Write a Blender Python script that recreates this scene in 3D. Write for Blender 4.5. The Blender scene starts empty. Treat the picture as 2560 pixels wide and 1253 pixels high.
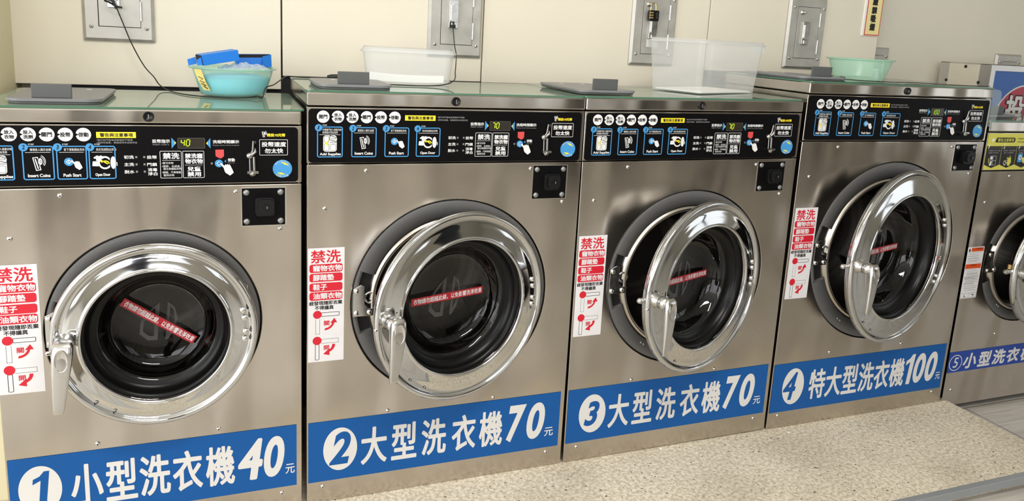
import bpy, bmesh, math, random
from math import sin, cos, pi, radians, sqrt, atan2
from mathutils import Vector, Matrix, noise

random.seed(7)
SC = bpy.context.scene
COL = SC.collection

# ------------------------------------------------------------------ camera
cam_d = bpy.data.cameras.new('camera')
cam = bpy.data.objects.new('camera', cam_d)
COL.objects.link(cam)
cam_d.sensor_fit = 'HORIZONTAL'
cam_d.sensor_width = 36.0
cam_d.lens = 1922.98 / 2560 * 36.0
cam_d.shift_y = -155.99 / 2560
cam_d.clip_start = 0.02
_yaw, _pit, _rol = radians(21.2977), radians(-11.2570), radians(3.0582)
_f = Vector((sin(_yaw) * cos(_pit), cos(_yaw) * cos(_pit), sin(_pit)))
_r = _f.cross(Vector((0, 0, 1))).normalized()
_u = _r.cross(_f)
_r2 = _r * cos(_rol) + _u * sin(_rol)
_u2 = -_r * sin(_rol) + _u * cos(_rol)
_m = Matrix((( _r2.x, _u2.x, -_f.x), (_r2.y, _u2.y, -_f.y), (_r2.z, _u2.z, -_f.z))).to_4x4()
_m.translation = Vector((-0.19947, -1.87239, 1.23898))
cam.matrix_world = _m
SC.camera = cam

# ------------------------------------------------------------------ world, lights, exposure
w = bpy.data.worlds.new('daylight')
SC.world = w
w.use_nodes = True
bg = w.node_tree.nodes['Background']
bg.inputs['Color'].default_value = (0.93, 0.97, 1.0, 1)
bg.inputs['Strength'].default_value = 1.6
SC.view_settings.view_transform = 'Standard'
SC.view_settings.look = 'None'
SC.view_settings.gamma = 1.0
SC.view_settings.use_curve_mapping = False
SC.view_settings.exposure = 0.03


def area_light(name, loc, target, sx, sy, power, color=(1, 1, 1)):
    d = bpy.data.lights.new(name, 'AREA')
    d.shape = 'RECTANGLE'
    d.size, d.size_y = sx, sy
    d.energy = power
    d.color = color
    o = bpy.data.objects.new(name, d)
    COL.objects.link(o)
    o.location = loc
    o.rotation_euler = (Vector(target) - Vector(loc)).to_track_quat('-Z', 'Y').to_euler()
    return o


# daylight entering through the open shop front (left) and the front windows
area_light('daylight_open_side', (-3.0, -2.2, 1.5), (0.5, -0.9, 0.9), 3.2, 2.5, 76, (0.99, 0.99, 1.0))
area_light('daylight_front_window', (-0.9, -4.3, 1.78), (0.6, 0, 0.8), 2.6, 1.4, 40, (0.99, 0.99, 1.0))
area_light('ceiling_fill_glow', (0.3, -1.5, 2.71), (0.3, -1.4, 0), 1.2, 0.3, 34, (1.0, 0.97, 0.92))  # unseen overhead light, added to brighten the step


# ------------------------------------------------------------------ colour and material helpers
def lin(c):
    c = c / 255.0
    return c / 12.92 if c <= 0.04045 else ((c + 0.055) / 1.055) ** 2.4


def rgb(r, g, b):
    return (lin(r), lin(g), lin(b), 1.0)


def pbr(name, col, rough=0.5, metal=0.0, bump=0.0, bscale=60.0, var=0.0, vscale=8.0, spec=0.5, coat=0.0, emit=None, estr=0.0,
        stretch=None, rvar=0.0, alpha=None, sss=0.0, aniso=0.0):
    m = bpy.data.materials.new(name)
    m.use_nodes = True
    nt = m.node_tree
    b = nt.nodes['Principled BSDF']
    b.inputs['Base Color'].default_value = col
    b.inputs['Roughness'].default_value = rough
    b.inputs['Metallic'].default_value = metal
    b.inputs['Specular IOR Level'].default_value = spec
    b.inputs['Coat Weight'].default_value = coat
    if aniso:
        b.inputs['Anisotropic'].default_value = aniso
    if emit:
        b.inputs['Emission Color'].default_value = emit
        b.inputs['Emission Strength'].default_value = estr
    if bump or var or rvar:
        tc = nt.nodes.new('ShaderNodeTexCoord')
        mp = nt.nodes.new('ShaderNodeMapping')
        nt.links.new(tc.outputs['Object'], mp.inputs['Vector'])
        if stretch:
            mp.inputs['Scale'].default_value = stretch
    if var:
        n = nt.nodes.new('ShaderNodeTexNoise')
        n.inputs['Scale'].default_value = vscale
        n.inputs['Detail'].default_value = 4
        nt.links.new(mp.outputs[0], n.inputs['Vector'])
        r = nt.nodes.new('ShaderNodeValToRGB')
        r.color_ramp.elements[0].position = 0.3
        r.color_ramp.elements[1].position = 0.7
        k0, k1 = 1 - var, 1 + var * 0.5
        r.color_ramp.elements[0].color = (col[0] * k0, col[1] * k0, col[2] * k0, 1)
        r.color_ramp.elements[1].color = (min(1, col[0] * k1), min(1, col[1] * k1), min(1, col[2] * k1), 1)
        nt.links.new(n.outputs['Fac'], r.inputs['Fac'])
        nt.links.new(r.outputs['Color'], b.inputs['Base Color'])
    if rvar:
        n3 = nt.nodes.new('ShaderNodeTexNoise')
        n3.inputs['Scale'].default_value = vscale
        n3.inputs['Detail'].default_value = 3
        nt.links.new(mp.outputs[0], n3.inputs['Vector'])
        mr = nt.nodes.new('ShaderNodeMapRange')
        mr.inputs[1].default_value = 0.3
        mr.inputs[2].default_value = 0.7
        mr.inputs[3].default_value = max(0.02, rough - rvar)
        mr.inputs[4].default_value = rough + rvar
        nt.links.new(n3.outputs['Fac'], mr.inputs[0])
        nt.links.new(mr.outputs[0], b.inputs['Roughness'])
    if bump:
        n2 = nt.nodes.new('ShaderNodeTexNoise')
        n2.inputs['Scale'].default_value = bscale
        n2.inputs['Detail'].default_value = 3
        nt.links.new(mp.outputs[0], n2.inputs['Vector'])
        bp = nt.nodes.new('ShaderNodeBump')
        bp.inputs['Strength'].default_value = bump
        bp.inputs['Distance'].default_value = 0.01
        nt.links.new(n2.outputs['Fac'], bp.inputs['Height'])
        nt.links.new(bp.outputs[0], b.inputs['Normal'])
    return m


def thin_glass(name, tint, rough=0.02, ior=1.5, haze=0.0, haze_col=(0.9, 0.9, 0.9, 1), transl=0.0):
    """clear or milky sheet: transparency + fresnel gloss + a share of diffuse/translucent body"""
    m = bpy.data.materials.new(name)
    m.use_nodes = True
    nt = m.node_tree
    nt.nodes.clear()
    out = nt.nodes.new('ShaderNodeOutputMaterial')
    tr = nt.nodes.new('ShaderNodeBsdfTransparent')
    tr.inputs['Color'].default_value = tint
    gl = nt.nodes.new('ShaderNodeBsdfGlossy')
    gl.inputs['Roughness'].default_value = rough
    fr = nt.nodes.new('ShaderNodeFresnel')
    geo = nt.nodes.new('ShaderNodeNewGeometry')
    pw = nt.nodes.new('ShaderNodeMath')
    pw.operation = 'MULTIPLY_ADD'
    pw.inputs[1].default_value = 1.0 / ior - ior
    pw.inputs[2].default_value = ior
    nt.links.new(geo.outputs['Backfacing'], pw.inputs[0])
    nt.links.new(pw.outputs[0], fr.inputs['IOR'])
    mix = nt.nodes.new('ShaderNodeMixShader')
    body = tr
    if haze > 0:
        df = nt.nodes.new('ShaderNodeBsdfDiffuse')
        df.inputs['Color'].default_value = haze_col
        tl = nt.nodes.new('ShaderNodeBsdfTranslucent')
        tl.inputs['Color'].default_value = haze_col
        m1 = nt.nodes.new('ShaderNodeMixShader')
        m1.inputs['Fac'].default_value = transl
        nt.links.new(df.outputs[0], m1.inputs[1])
        nt.links.new(tl.outputs[0], m1.inputs[2])
        m2 = nt.nodes.new('ShaderNodeMixShader')
        m2.inputs['Fac'].default_value = haze
        nt.links.new(tr.outputs[0], m2.inputs[1])
        nt.links.new(m1.outputs[0], m2.inputs[2])
        body = m2
    nt.links.new(fr.outputs[0], mix.inputs['Fac'])
    nt.links.new(body.outputs[0], mix.inputs[1])
    nt.links.new(gl.outputs[0], mix.inputs[2])
    nt.links.new(mix.outputs[0], out.inputs['Surface'])
    return m


M = {}
# brushed stainless: fine horizontal brushing, a slow waviness of the sheet, faint smudges
def steel(name, col, rough=0.24, wave=0.06):
    m = pbr(name, col, rough, 1.0, var=0.10, vscale=5.0, rvar=0.05)
    nt = m.node_tree
    b = nt.nodes['Principled BSDF']
    tc = nt.nodes.new('ShaderNodeTexCoord')
    mp = nt.nodes.new('ShaderNodeMapping')
    mp.inputs['Scale'].default_value = (3.0, 20.0, 260.0)
    nt.links.new(tc.outputs['Object'], mp.inputs['Vector'])
    n = nt.nodes.new('ShaderNodeTexNoise')
    n.inputs['Scale'].default_value = 4.0
    n.inputs['Detail'].default_value = 2
    nt.links.new(mp.outputs[0], n.inputs['Vector'])
    mp2 = nt.nodes.new('ShaderNodeMapping')
    mp2.inputs['Scale'].default_value = (4.5, 3.0, 1.6)
    nt.links.new(tc.outputs['Object'], mp2.inputs['Vector'])
    n2 = nt.nodes.new('ShaderNodeTexNoise')
    n2.inputs['Scale'].default_value = 1.6
    n2.inputs['Detail'].default_value = 0.5
    nt.links.new(mp2.outputs[0], n2.inputs['Vector'])
    b1 = nt.nodes.new('ShaderNodeBump')
    b1.inputs['Strength'].default_value = 0.018
    b1.inputs['Distance'].default_value = 0.002
    nt.links.new(n.outputs['Fac'], b1.inputs['Height'])
    b2 = nt.nodes.new('ShaderNodeBump')
    b2.inputs['Strength'].default_value = wave
    b2.inputs['Distance'].default_value = 0.12
    nt.links.new(n2.outputs['Fac'], b2.inputs['Height'])
    nt.links.new(b1.outputs[0], b2.inputs['Normal'])
    nt.links.new(b2.outputs[0], b.inputs['Normal'])
    return m


M['steel'] = steel('brushed_stainless', (0.56, 0.510, 0.452, 1), 0.23, 0.22)
M['steel_lid'] = steel('lid_stainless', (0.55, 0.505, 0.450, 1), 0.2, 0.16)
M['chrome'] = pbr('polished_chrome', (0.61, 0.612, 0.612, 1), 0.07, 1.0, rvar=0.05, vscale=12)
M['chute'] = pbr('coin_chute_chrome', (0.42, 0.41, 0.39, 1), 0.22, 1.0)
M['chrome_worn'] = pbr('worn_chrome', (0.66, 0.64, 0.61, 1), 0.17, 1.0, var=0.12, vscale=22, rvar=0.08)
M['cast'] = pbr('cast_metal', (0.62, 0.61, 0.59, 1), 0.24, 1.0, rvar=0.06, vscale=30)
M['screw'] = pbr('screw_metal', (0.75, 0.73, 0.70, 1), 0.22, 1.0)
M['screw_grey'] = pbr('screw_grey', rgb(150, 150, 148), 0.4, 0.7)
M['ring'] = pbr('charcoal_paint', rgb(92, 91, 90), 0.45, 0.0, bump=0.15, bscale=400)
M['ring_steel'] = pbr('drum_mouth_steel', (0.52, 0.48, 0.42, 1), 0.3, 1.0)
M['black'] = pbr('black_overlay', rgb(10, 9, 10), 0.4, 0.0, spec=0.1)
M['dark'] = pbr('dark_void', rgb(12, 11, 11), 0.7)  # near-black colour standing in for shade in gaps and hollows; also dark posts
M['rubber'] = pbr('black_rubber', rgb(9, 9, 9), 0.3, spec=0.25)
M['plastic_black'] = pbr('black_plastic', rgb(16, 16, 18), 0.3, spec=0.35)
M['white'] = pbr('print_white', rgb(224, 224, 223), 0.5)
M['blue'] = pbr('print_blue', rgb(64, 146, 205), 0.45)
M['yellow'] = pbr('print_yellow', rgb(248, 222, 40), 0.45)
M['grey'] = pbr('print_grey', rgb(150, 150, 150), 0.5)
M['redsoft'] = pbr('print_red_soft', rgb(205, 72, 72), 0.5)
M['red'] = pbr('sticker_red', rgb(206, 24, 46), 0.45)
M['inkblack'] = pbr('ink_black', rgb(18, 17, 17), 0.5)
M['sticker'] = pbr('sticker_white', rgb(226, 224, 225), 0.4, var=0.03, vscale=20)
M['banner'] = pbr('banner_blue', rgb(20, 84, 152), 0.5, spec=0.2)
M['banner_dark'] = pbr('banner_deep_blue', rgb(18, 62, 150), 0.45)
M['lettering'] = pbr('lettering_white', rgb(216, 214, 211), 0.5)
M['lime'] = pbr('panel_lime_yellow', rgb(206, 201, 84), 0.45)
M['display'] = pbr('display_window', rgb(46, 42, 36), 0.15)
M['display_rim'] = pbr('display_rim', rgb(70, 68, 64), 0.3)
M['led'] = pbr('led_digit', rgb(170, 220, 20), 0.4, emit=rgb(196, 235, 16), estr=1.0)
M['led_dim'] = pbr('led_digit_dim', rgb(150, 200, 20), 0.4, emit=rgb(150, 190, 18), estr=0.8)
M['drum'] = None
M['glass_door'] = thin_glass('door_glass', (0.80, 0.79, 0.77, 1), 0.03, 1.5)
M['etch'] = thin_glass('etched_mark', (0.8, 0.8, 0.8, 1), 0.2, 1.3, haze=0.42, haze_col=(0.16, 0.155, 0.15, 1), transl=0.0)
M['strip'] = pbr('warning_red', rgb(166, 26, 38), 0.4)
M['cream'] = pbr('cream_panel', rgb(228, 220, 202), 0.42, var=0.035, vscale=2.5, bump=0.02, bscale=120, spec=0.3)
M['far'] = pbr('far_wall_paint', rgb(224, 219, 203), 0.6, var=0.03, vscale=3)
M['pier'] = pbr('pier_paint', rgb(222, 214, 180), 0.6, var=0.03, vscale=5)
M['hatch'] = pbr('hatch_steel', (0.52, 0.50, 0.46, 1), 0.45, 0.5, var=0.16, vscale=18, rvar=0.08)
M['sheet'] = thin_glass('green_glass', (0.84, 0.94, 0.87, 1), 0.02, 1.56, haze=0.42, haze_col=rgb(196, 218, 196))  # pale haze colour put in to stand for the reflected wall
M['sheet_edge'] = pbr('glass_edge', rgb(74, 116, 96), 0.15, spec=0.6)
M['lidgrey'] = pbr('grey_plastic', rgb(122, 122, 125), 0.38, var=0.05, vscale=30, stretch=(0.3, 8, 8))
M['lidgrey_dark'] = pbr('grey_plastic_dark', rgb(84, 86, 85), 0.5)
M['basin'] = thin_glass('green_basin', (0.88, 0.98, 0.94, 1), 0.2, 1.4, haze=0.44, haze_col=rgb(208, 250, 232), transl=0.5)
M['basin_blue'] = pbr('blue_contents', rgb(120, 200, 236), 0.5)
M['tub'] = thin_glass('clear_tub', (0.99, 0.99, 0.99, 1), 0.15, 1.35, haze=0.34, haze_col=(0.95, 0.97, 1.0, 1), transl=0.5)
M['tubrim'] = thin_glass('clear_tub_rim', (0.97, 0.97, 0.97, 1), 0.15, 1.4, haze=0.45, haze_col=(0.97, 0.97, 0.99, 1), transl=0.5)
M['bag'] = thin_glass('clear_bag', (0.97, 0.97, 0.98, 1), 0.1, 1.6, haze=0.35, haze_col=(0.85, 0.88, 0.94, 1), transl=0.4)
M['paper'] = pbr('white_paper', rgb(244, 242, 238), 0.7)
M['cardblue'] = pbr('blue_card', rgb(22, 118, 214), 0.4)
M['cardinside'] = pbr('dark_inside', rgb(18, 15, 14), 0.7)
M['tape'] = pbr('masking_tape', rgb(244, 222, 136), 0.6)
M['cord'] = pbr('black_cord', rgb(16, 15, 16), 0.45)
M['brass'] = pbr('brass', (0.72, 0.55, 0.24, 1), 0.25, 1.0)
M['signcream'] = pbr('sign_cream', rgb(240, 222, 158), 0.5)
M['signred'] = pbr('sign_red', rgb(200, 26, 30), 0.4)
M['signblue'] = pbr('sign_blue', rgb(22, 84, 160), 0.35)
M['signcrimson'] = pbr('sign_crimson', rgb(168, 20, 52), 0.35)
M['boxside'] = pbr('box_side_beige', rgb(214, 206, 186), 0.5, var=0.04, vscale=20)
M['boxframe'] = pbr('box_frame_steel', (0.60, 0.58, 0.55, 1), 0.35, 0.9)
M['trimgrey'] = pbr('step_trim', rgb(168, 172, 176), 0.4, 0.5)
M['guard'] = thin_glass('clear_guard', (0.88, 0.94, 0.92, 1), 0.03, 1.25, haze=0.08)
M['orange'] = pbr('label_orange', rgb(214, 78, 30), 0.5)
M['hand'] = pbr('print_hand', rgb(226, 224, 220), 0.5)
M['ceiling'] = pbr('ceiling_white', rgb(232, 230, 224), 0.8)
M['roomwall'] = pbr('room_wall_paint', rgb(176, 170, 156), 0.7)
M['lamp'] = pbr('lamp_diffuser', rgb(255, 250, 240), 0.5, emit=(1, 0.95, 0.86, 1), estr=5.0)


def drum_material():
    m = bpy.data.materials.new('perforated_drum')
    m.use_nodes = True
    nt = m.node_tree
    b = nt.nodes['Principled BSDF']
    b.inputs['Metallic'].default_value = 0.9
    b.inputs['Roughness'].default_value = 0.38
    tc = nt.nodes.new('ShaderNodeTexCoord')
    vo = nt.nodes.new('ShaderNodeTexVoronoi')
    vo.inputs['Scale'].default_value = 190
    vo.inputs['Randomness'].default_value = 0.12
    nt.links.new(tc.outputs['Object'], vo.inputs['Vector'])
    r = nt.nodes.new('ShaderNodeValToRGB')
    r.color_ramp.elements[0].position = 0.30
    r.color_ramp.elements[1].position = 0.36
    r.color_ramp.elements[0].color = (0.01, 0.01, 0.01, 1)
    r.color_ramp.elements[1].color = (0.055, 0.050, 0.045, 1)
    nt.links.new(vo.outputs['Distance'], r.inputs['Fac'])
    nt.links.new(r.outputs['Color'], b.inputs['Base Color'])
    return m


M['drum'] = drum_material()


def terrazzo():
    m = bpy.data.materials.new('speckled_step_tile')
    m.use_nodes = True
    nt = m.node_tree
    b = nt.nodes['Principled BSDF']
    b.inputs['Roughness'].default_value = 0.62
    tc = nt.nodes.new('ShaderNodeTexCoord')

    def speck(scale, th, seed, stretch):
        mp = nt.nodes.new('ShaderNodeMapping')
        mp.inputs['Location'].default_value = (seed, seed * 2.3, 0)
        mp.inputs['Rotation'].default_value = (0, 0, seed)
        mp.inputs['Scale'].default_value = stretch
        nt.links.new(tc.outputs['Object'], mp.inputs['Vector'])
        wn = nt.nodes.new('ShaderNodeTexNoise')
        wn.inputs['Scale'].default_value = scale * 0.8
        nt.links.new(mp.outputs[0], wn.inputs['Vector'])
        vo = nt.nodes.new('ShaderNodeTexVoronoi')
        vo.inputs['Scale'].default_value = scale
        nt.links.new(mp.outputs[0], vo.inputs['Vector'])
        mt = nt.nodes.new('ShaderNodeMath')
        mt.operation = 'MULTIPLY_ADD'
        mt.inputs[1].default_value = 0.35
        nt.links.new(wn.outputs['Fac'], mt.inputs[0])
        nt.links.new(vo.outputs['Distance'], mt.inputs[2])
        sep = nt.nodes.new('ShaderNodeSeparateColor')
        nt.links.new(vo.outputs['Color'], sep.inputs[0])
        m2 = nt.nodes.new('ShaderNodeMath')
        m2.operation = 'MULTIPLY_ADD'
        m2.inputs[1].default_value = 0.35
        nt.links.new(sep.outputs[0], m2.inputs[0])
        nt.links.new(mt.outputs[0], m2.inputs[2])
        lt = nt.nodes.new('ShaderNodeMath')
        lt.operation = 'LESS_THAN'
        lt.inputs[1].default_value = th
        nt.links.new(m2.outputs[0], lt.inputs[0])
        return lt

    n = nt.nodes.new('ShaderNodeTexNoise')
    n.inputs['Scale'].default_value = 90
    n.inputs['Detail'].default_value = 6
    nt.links.new(tc.outputs['Object'], n.inputs['Vector'])
    r = nt.nodes.new('ShaderNodeValToRGB')
    r.color_ramp.elements[0].position = 0.36
    r.color_ramp.elements[1].position = 0.62
    r.color_ramp.elements[0].color = rgb(196, 184, 160)
    r.color_ramp.elements[1].color = rgb(236, 226, 206)
    nt.links.new(n.outputs['Fac'], r.inputs['Fac'])
    n2 = nt.nodes.new('ShaderNodeTexNoise')
    n2.inputs['Scale'].default_value = 3.2
    n2.inputs['Detail'].default_value = 5
    nt.links.new(tc.outputs['Object'], n2.inputs['Vector'])
    r2 = nt.nodes.new('ShaderNodeValToRGB')
    r2.color_ramp.elements[0].position = 0.38
    r2.color_ramp.elements[1].position = 0.58
    r2.color_ramp.elements[0].color = (0.84, 0.83, 0.81, 1)
    r2.color_ramp.elements[1].color = (1, 1, 1, 1)
    nt.links.new(n2.outputs['Fac'], r2.inputs['Fac'])
    mul = nt.nodes.new('ShaderNodeMix')
    mul.data_type = 'RGBA'
    mul.blend_type = 'MULTIPLY'
    mul.inputs[0].default_value = 1.0
    nt.links.new(r.outputs['Color'], mul.inputs[6])
    nt.links.new(r2.outputs['Color'], mul.inputs[7])
    cur = mul.outputs[2]
    for scale, th, seed, st, col in ((95, 0.45, 0.4, (1, 2.2, 1), rgb(128, 114, 96)), (120, 0.42, 1.3, (2.4, 1, 1), rgb(138, 124, 108)),
                                     (52, 0.365, 2.2, (1, 1.6, 1), rgb(40, 34, 30)), (66, 0.40, 3.1, (1.5, 1, 1), rgb(236, 230, 214))):
        s = speck(scale, th, seed, st)
        mx = nt.nodes.new('ShaderNodeMix')
        mx.data_type = 'RGBA'
        nt.links.new(s.outputs[0], mx.inputs[0])
        nt.links.new(cur, mx.inputs[6])
        mx.inputs[7].default_value = col
        cur = mx.outputs[2]
    nt.links.new(cur, b.inputs['Base Color'])
    return m


M['terrazzo'] = terrazzo()


def wood_tile():
    m = bpy.data.materials.new('wood_look_tile')
    m.use_nodes = True
    nt = m.node_tree
    b = nt.nodes['Principled BSDF']
    b.inputs['Roughness'].default_value = 0.35
    tc = nt.nodes.new('ShaderNodeTexCoord')
    mp = nt.nodes.new('ShaderNodeMapping')
    mp.inputs['Scale'].default_value = (1.2, 16, 16)
    nt.links.new(tc.outputs['Object'], mp.inputs['Vector'])
    n = nt.nodes.new('ShaderNodeTexNoise')
    n.inputs['Scale'].default_value = 2.4
    n.inputs['Detail'].default_value = 6
    n.inputs['Distortion'].default_value = 0.8
    nt.links.new(mp.outputs[0], n.inputs['Vector'])
    r = nt.nodes.new('ShaderNodeValToRGB')
    r.color_ramp.elements[0].position = 0.3
    r.color_ramp.elements[1].position = 0.65
    r.color_ramp.elements[0].color = rgb(166, 160, 150)
    r.color_ramp.elements[1].color = rgb(202, 197, 188)
    nt.links.new(n.outputs['Fac'], r.inputs['Fac'])
    br = nt.nodes.new('ShaderNodeTexBrick')
    br.inputs['Scale'].default_value = 1.0
    br.inputs['Brick Width'].default_value = 1.2
    br.inputs['Row Height'].default_value = 0.6
    br.inputs['Mortar Size'].default_value = 0.003
    br.inputs['Mortar'].default_value = rgb(130, 122, 110)
    nt.links.new(tc.outputs['Object'], br.inputs['Vector'])
    nt.links.new(r.outputs['Color'], br.inputs['Color1'])
    nt.links.new(r.outputs['Color'], br.inputs['Color2'])
    nt.links.new(br.outputs['Color'], b.inputs['Base Color'])
    return m


M['woodtile'] = wood_tile()

# ------------------------------------------------------------------ geometry builder
_tcache = {}


def text_shape(s, shear, off=0.0):
    key = (s, shear, off)
    if key in _tcache:
        return _tcache[key]
    c = bpy.data.curves.new('glyphs', 'FONT')
    c.body = s
    c.shear = shear
    c.offset = off
    c.resolution_u = 6
    o = bpy.data.objects.new('glyphs', c)
    COL.objects.link(o)
    dg = bpy.context.evaluated_depsgraph_get()
    ev = o.evaluated_get(dg)
    me = ev.to_mesh()
    vs = [(v.co.x, v.co.y) for v in me.vertices]
    fs = [tuple(p.vertices) for p in me.polygons]
    ev.to_mesh_clear()
    bpy.data.objects.remove(o)
    bpy.data.curves.remove(c)
    out = []
    for f in fs:                       # make every face turn the same way
        a = 0
        for i in range(len(f)):
            x0, y0 = vs[f[i]]
            x1, y1 = vs[f[(i + 1) % len(f)]]
            a += x0 * y1 - x1 * y0
        out.append(f if a > 0 else tuple(reversed(f)))
    _tcache[key] = (vs, out)
    return _tcache[key]


def rrect_pts(x0, x1, z0, z1, r, n=5):
    p = []
    for cx, cz, a0 in ((x1 - r, z0 + r, -90), (x1 - r, z1 - r, 0), (x0 + r, z1 - r, 90), (x0 + r, z0 + r, 180)):
        for k in range(n + 1):
            a = radians(a0 + 90 * k / n)
            p.append((cx + r * cos(a), cz + r * sin(a)))
    return p


def ell_pts(cx, cz, rx, rz=None, n=40):
    rz = rz or rx
    return [(cx + rx * cos(2 * pi * k / n), cz + rz * sin(2 * pi * k / n)) for k in range(n)]


class G:
    """collects faces; local frame: +x right, +z up, the viewer looks from -y"""

    def __init__(self):
        self.v, self.f, self.mi, self.sm, self.mats = [], [], [], [], []
        self.xf = None

    def _m(self, mat):
        mt = M[mat] if isinstance(mat, str) else mat
        if mt not in self.mats:
            self.mats.append(mt)
        return self.mats.index(mt)

    def add(self, verts, faces, mat, smooth=False):
        o = len(self.v)
        if self.xf is not None:
            verts = [tuple(self.xf @ Vector(q)) for q in verts]
        self.v.extend(verts)
        i = self._m(mat)
        for f in faces:
            self.f.append(tuple(o + k for k in f))
            self.mi.append(i)
            self.sm.append(smooth)
        return self

    def poly(self, pts, y, mat):
        return self.add([(x, y, z) for x, z in pts], [tuple(range(len(pts)))], mat)

    def rect(self, x0, x1, z0, z1, y, mat):
        return self.poly([(x0, z0), (x1, z0), (x1, z1), (x0, z1)], y, mat)

    def band(self, outer, inner, y, mat):
        n = len(outer)
        return self.add([(x, y, z) for x, z in outer] + [(x, y, z) for x, z in inner],
                        [(k, (k + 1) % n, n + (k + 1) % n, n + k) for k in range(n)], mat)

    def frame(self, x0, x1, z0, z1, r, t, y, mat):
        return self.band(rrect_pts(x0, x1, z0, z1, r), rrect_pts(x0 + t, x1 - t, z0 + t, z1 - t, max(r - t, 0.0004)), y, mat)

    def line(self, pts, t, y, mat, closed=False):
        """flat stroke of width t"""
        n = len(pts)
        for k in range(n if closed else n - 1):
            a, b = Vector(pts[k]), Vector(pts[(k + 1) % n])
            d = (b - a)
            if d.length < 1e-9:
                continue
            d.normalize()
            q = Vector((-d.y, d.x)) * t / 2
            e = d * t * 0.3
            self.poly([tuple(a - q - e), tuple(b - q + e), tuple(b + q + e), tuple(a + q - e)], y - k * 0.000008, mat)
        return self

    def dotted(self, pts, t, dash, gap, y, mat):
        for k in range(len(pts) - 1):
            a, b = Vector(pts[k]), Vector(pts[k + 1])
            L = (b - a).length
            d = (b - a) / L
            s = 0
            while s < L:
                self.line([tuple(a + d * s), tuple(a + d * min(L, s + dash))], t, y, mat)
                s += dash + gap
        return self

    def text(self, s, x0, x1, z0, z1, y, mat, bold=0.0, shear=0.0, n=6, keep=None, off=0.0):
        """writing fitted to a box; keep='h' keeps the letter proportions and centres on the box"""
        vs, fs = text_shape(s, shear, off)
        ax, bx = min(q[0] for q in vs), max(q[0] for q in vs)
        az, bz = min(q[1] for q in vs), max(q[1] for q in vs)
        x0, x1, z0, z1 = x0 + bold, x1 - bold, z0 + bold, z1 - bold
        sx, sz = (x1 - x0) / (bx - ax), (z1 - z0) / (bz - az)
        if keep == 'h':
            sx = sz
            mid = (x0 + x1) / 2
            x0 = mid - sx * (bx - ax) / 2
        offs = [(0, 0)] if bold <= 0 else [(bold * cos(2 * pi * k / n), bold * sin(2 * pi * k / n)) for k in range(n)]
        for i, (ox, oz) in enumerate(offs):
            self.add([(x0 + ox + (a - ax) * sx, y - i * 0.000014, z0 + oz + (b - az) * sz) for a, b in vs], fs, mat)
        return self

    def box(self, x0, x1, y0, y1, z0, z1, mat):
        v = [(x0, y0, z0), (x1, y0, z0), (x1, y1, z0), (x0, y1, z0), (x0, y0, z1), (x1, y0, z1), (x1, y1, z1), (x0, y1, z1)]
        return self.add(v, [(0, 3, 2, 1), (4, 5, 6, 7), (0, 1, 5, 4), (1, 2, 6, 5), (2, 3, 7, 6), (3, 0, 4, 7)], mat)

    def prism(self, pts, y0, y1, mat):
        """outline in xz (counter-clockwise from the viewer) between depths y0 < y1"""
        n = len(pts)
        v = [(x, y0, z) for x, z in pts] + [(x, y1, z) for x, z in pts]
        return self.add(v, [tuple(range(n)), tuple(range(2 * n - 1, n - 1, -1))] + [(k + n, (k + 1) % n + n, (k + 1) % n, k) for k in range(n)], mat)

    def slab(self, pts, z0, z1, mat, taper=None):
        """outline in xy extruded in z"""
        n = len(pts)
        top = taper or pts
        v = [(x, y, z0) for x, y in pts] + [(x, y, z1) for x, y in top]
        return self.add(v, [tuple(range(n - 1, -1, -1)), tuple(range(n, 2 * n))] + [(k, (k + 1) % n, (k + 1) % n + n, k + n) for k in range(n)], mat)

    def lathe(self, prof, c, mat, n=72, axis='y', smooth=True, a0=0.0, a1=2 * pi):
        """profile [(radius, along axis)]; axis y: radius in xz; axis z: radius in xy"""
        full = abs(a1 - a0 - 2 * pi) < 1e-6
        m = n if full else n + 1
        v = []
        for r, h in prof:
            for k in range(m):
                a = a0 + (a1 - a0) * k / n
                if axis == 'y':
                    v.append((c[0] + r * cos(a), c[1] + h, c[2] + r * sin(a)))
                elif axis == 'z':
                    v.append((c[0] + r * cos(a), c[1] + r * sin(a), c[2] + h))
                else:
                    v.append((c[0] + h, c[1] + r * cos(a), c[2] + r * sin(a)))
        f = []
        for i in range(len(prof) - 1):
            for k in range(n):
                k2 = (k + 1) % m
                f.append((i * m + k, i * m + k2, (i + 1) * m + k2, (i + 1) * m + k))
        return self.add(v, f, mat, smooth)

    def cyl(self, c, r, h, mat, n=20, axis='y', r2=None):
        """solid from c along the axis by h"""
        r2 = r if r2 is None else r2
        return self.lathe([(0.00001, 0), (r, 0), (r, 0), (r2, h), (r2, h), (0.00001, h)], c, mat, n, axis, False)

    def dome(self, c, r, h, mat, n=14):
        """screw head bulging toward the viewer"""
        return self.lathe([(r, 0.0), (r * 0.96, -h * 0.35), (r * 0.75, -h * 0.75), (r * 0.4, -h * 0.95), (0.00001, -h)], c, mat, n, 'y', True)

    def tube(self, pts, r, mat, n=8, radii=None):
        P = [Vector(q) for q in pts]
        v = []
        ref = Vector((0, 0, 1))
        for i, q in enumerate(P):
            d = (P[min(i + 1, len(P) - 1)] - P[max(i - 1, 0)]).normalized()
            a = d.cross(ref)
            if a.length < 0.1:
                a = d.cross(Vector((1, 0, 0)))
            a.normalize()
            b = d.cross(a)
            rr = radii[i] if radii else r
            for k in range(n):
                t = 2 * pi * k / n
                v.append(tuple(q + a * rr * cos(t) + b * rr * sin(t)))
        f = []
        for i in range(len(P) - 1):
            for k in range(n):
                f.append((i * n + k, i * n + (k + 1) % n, (i + 1) * n + (k + 1) % n, (i + 1) * n + k))
        self.add(v, f, mat, True)
        m = len(P) * n
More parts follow.
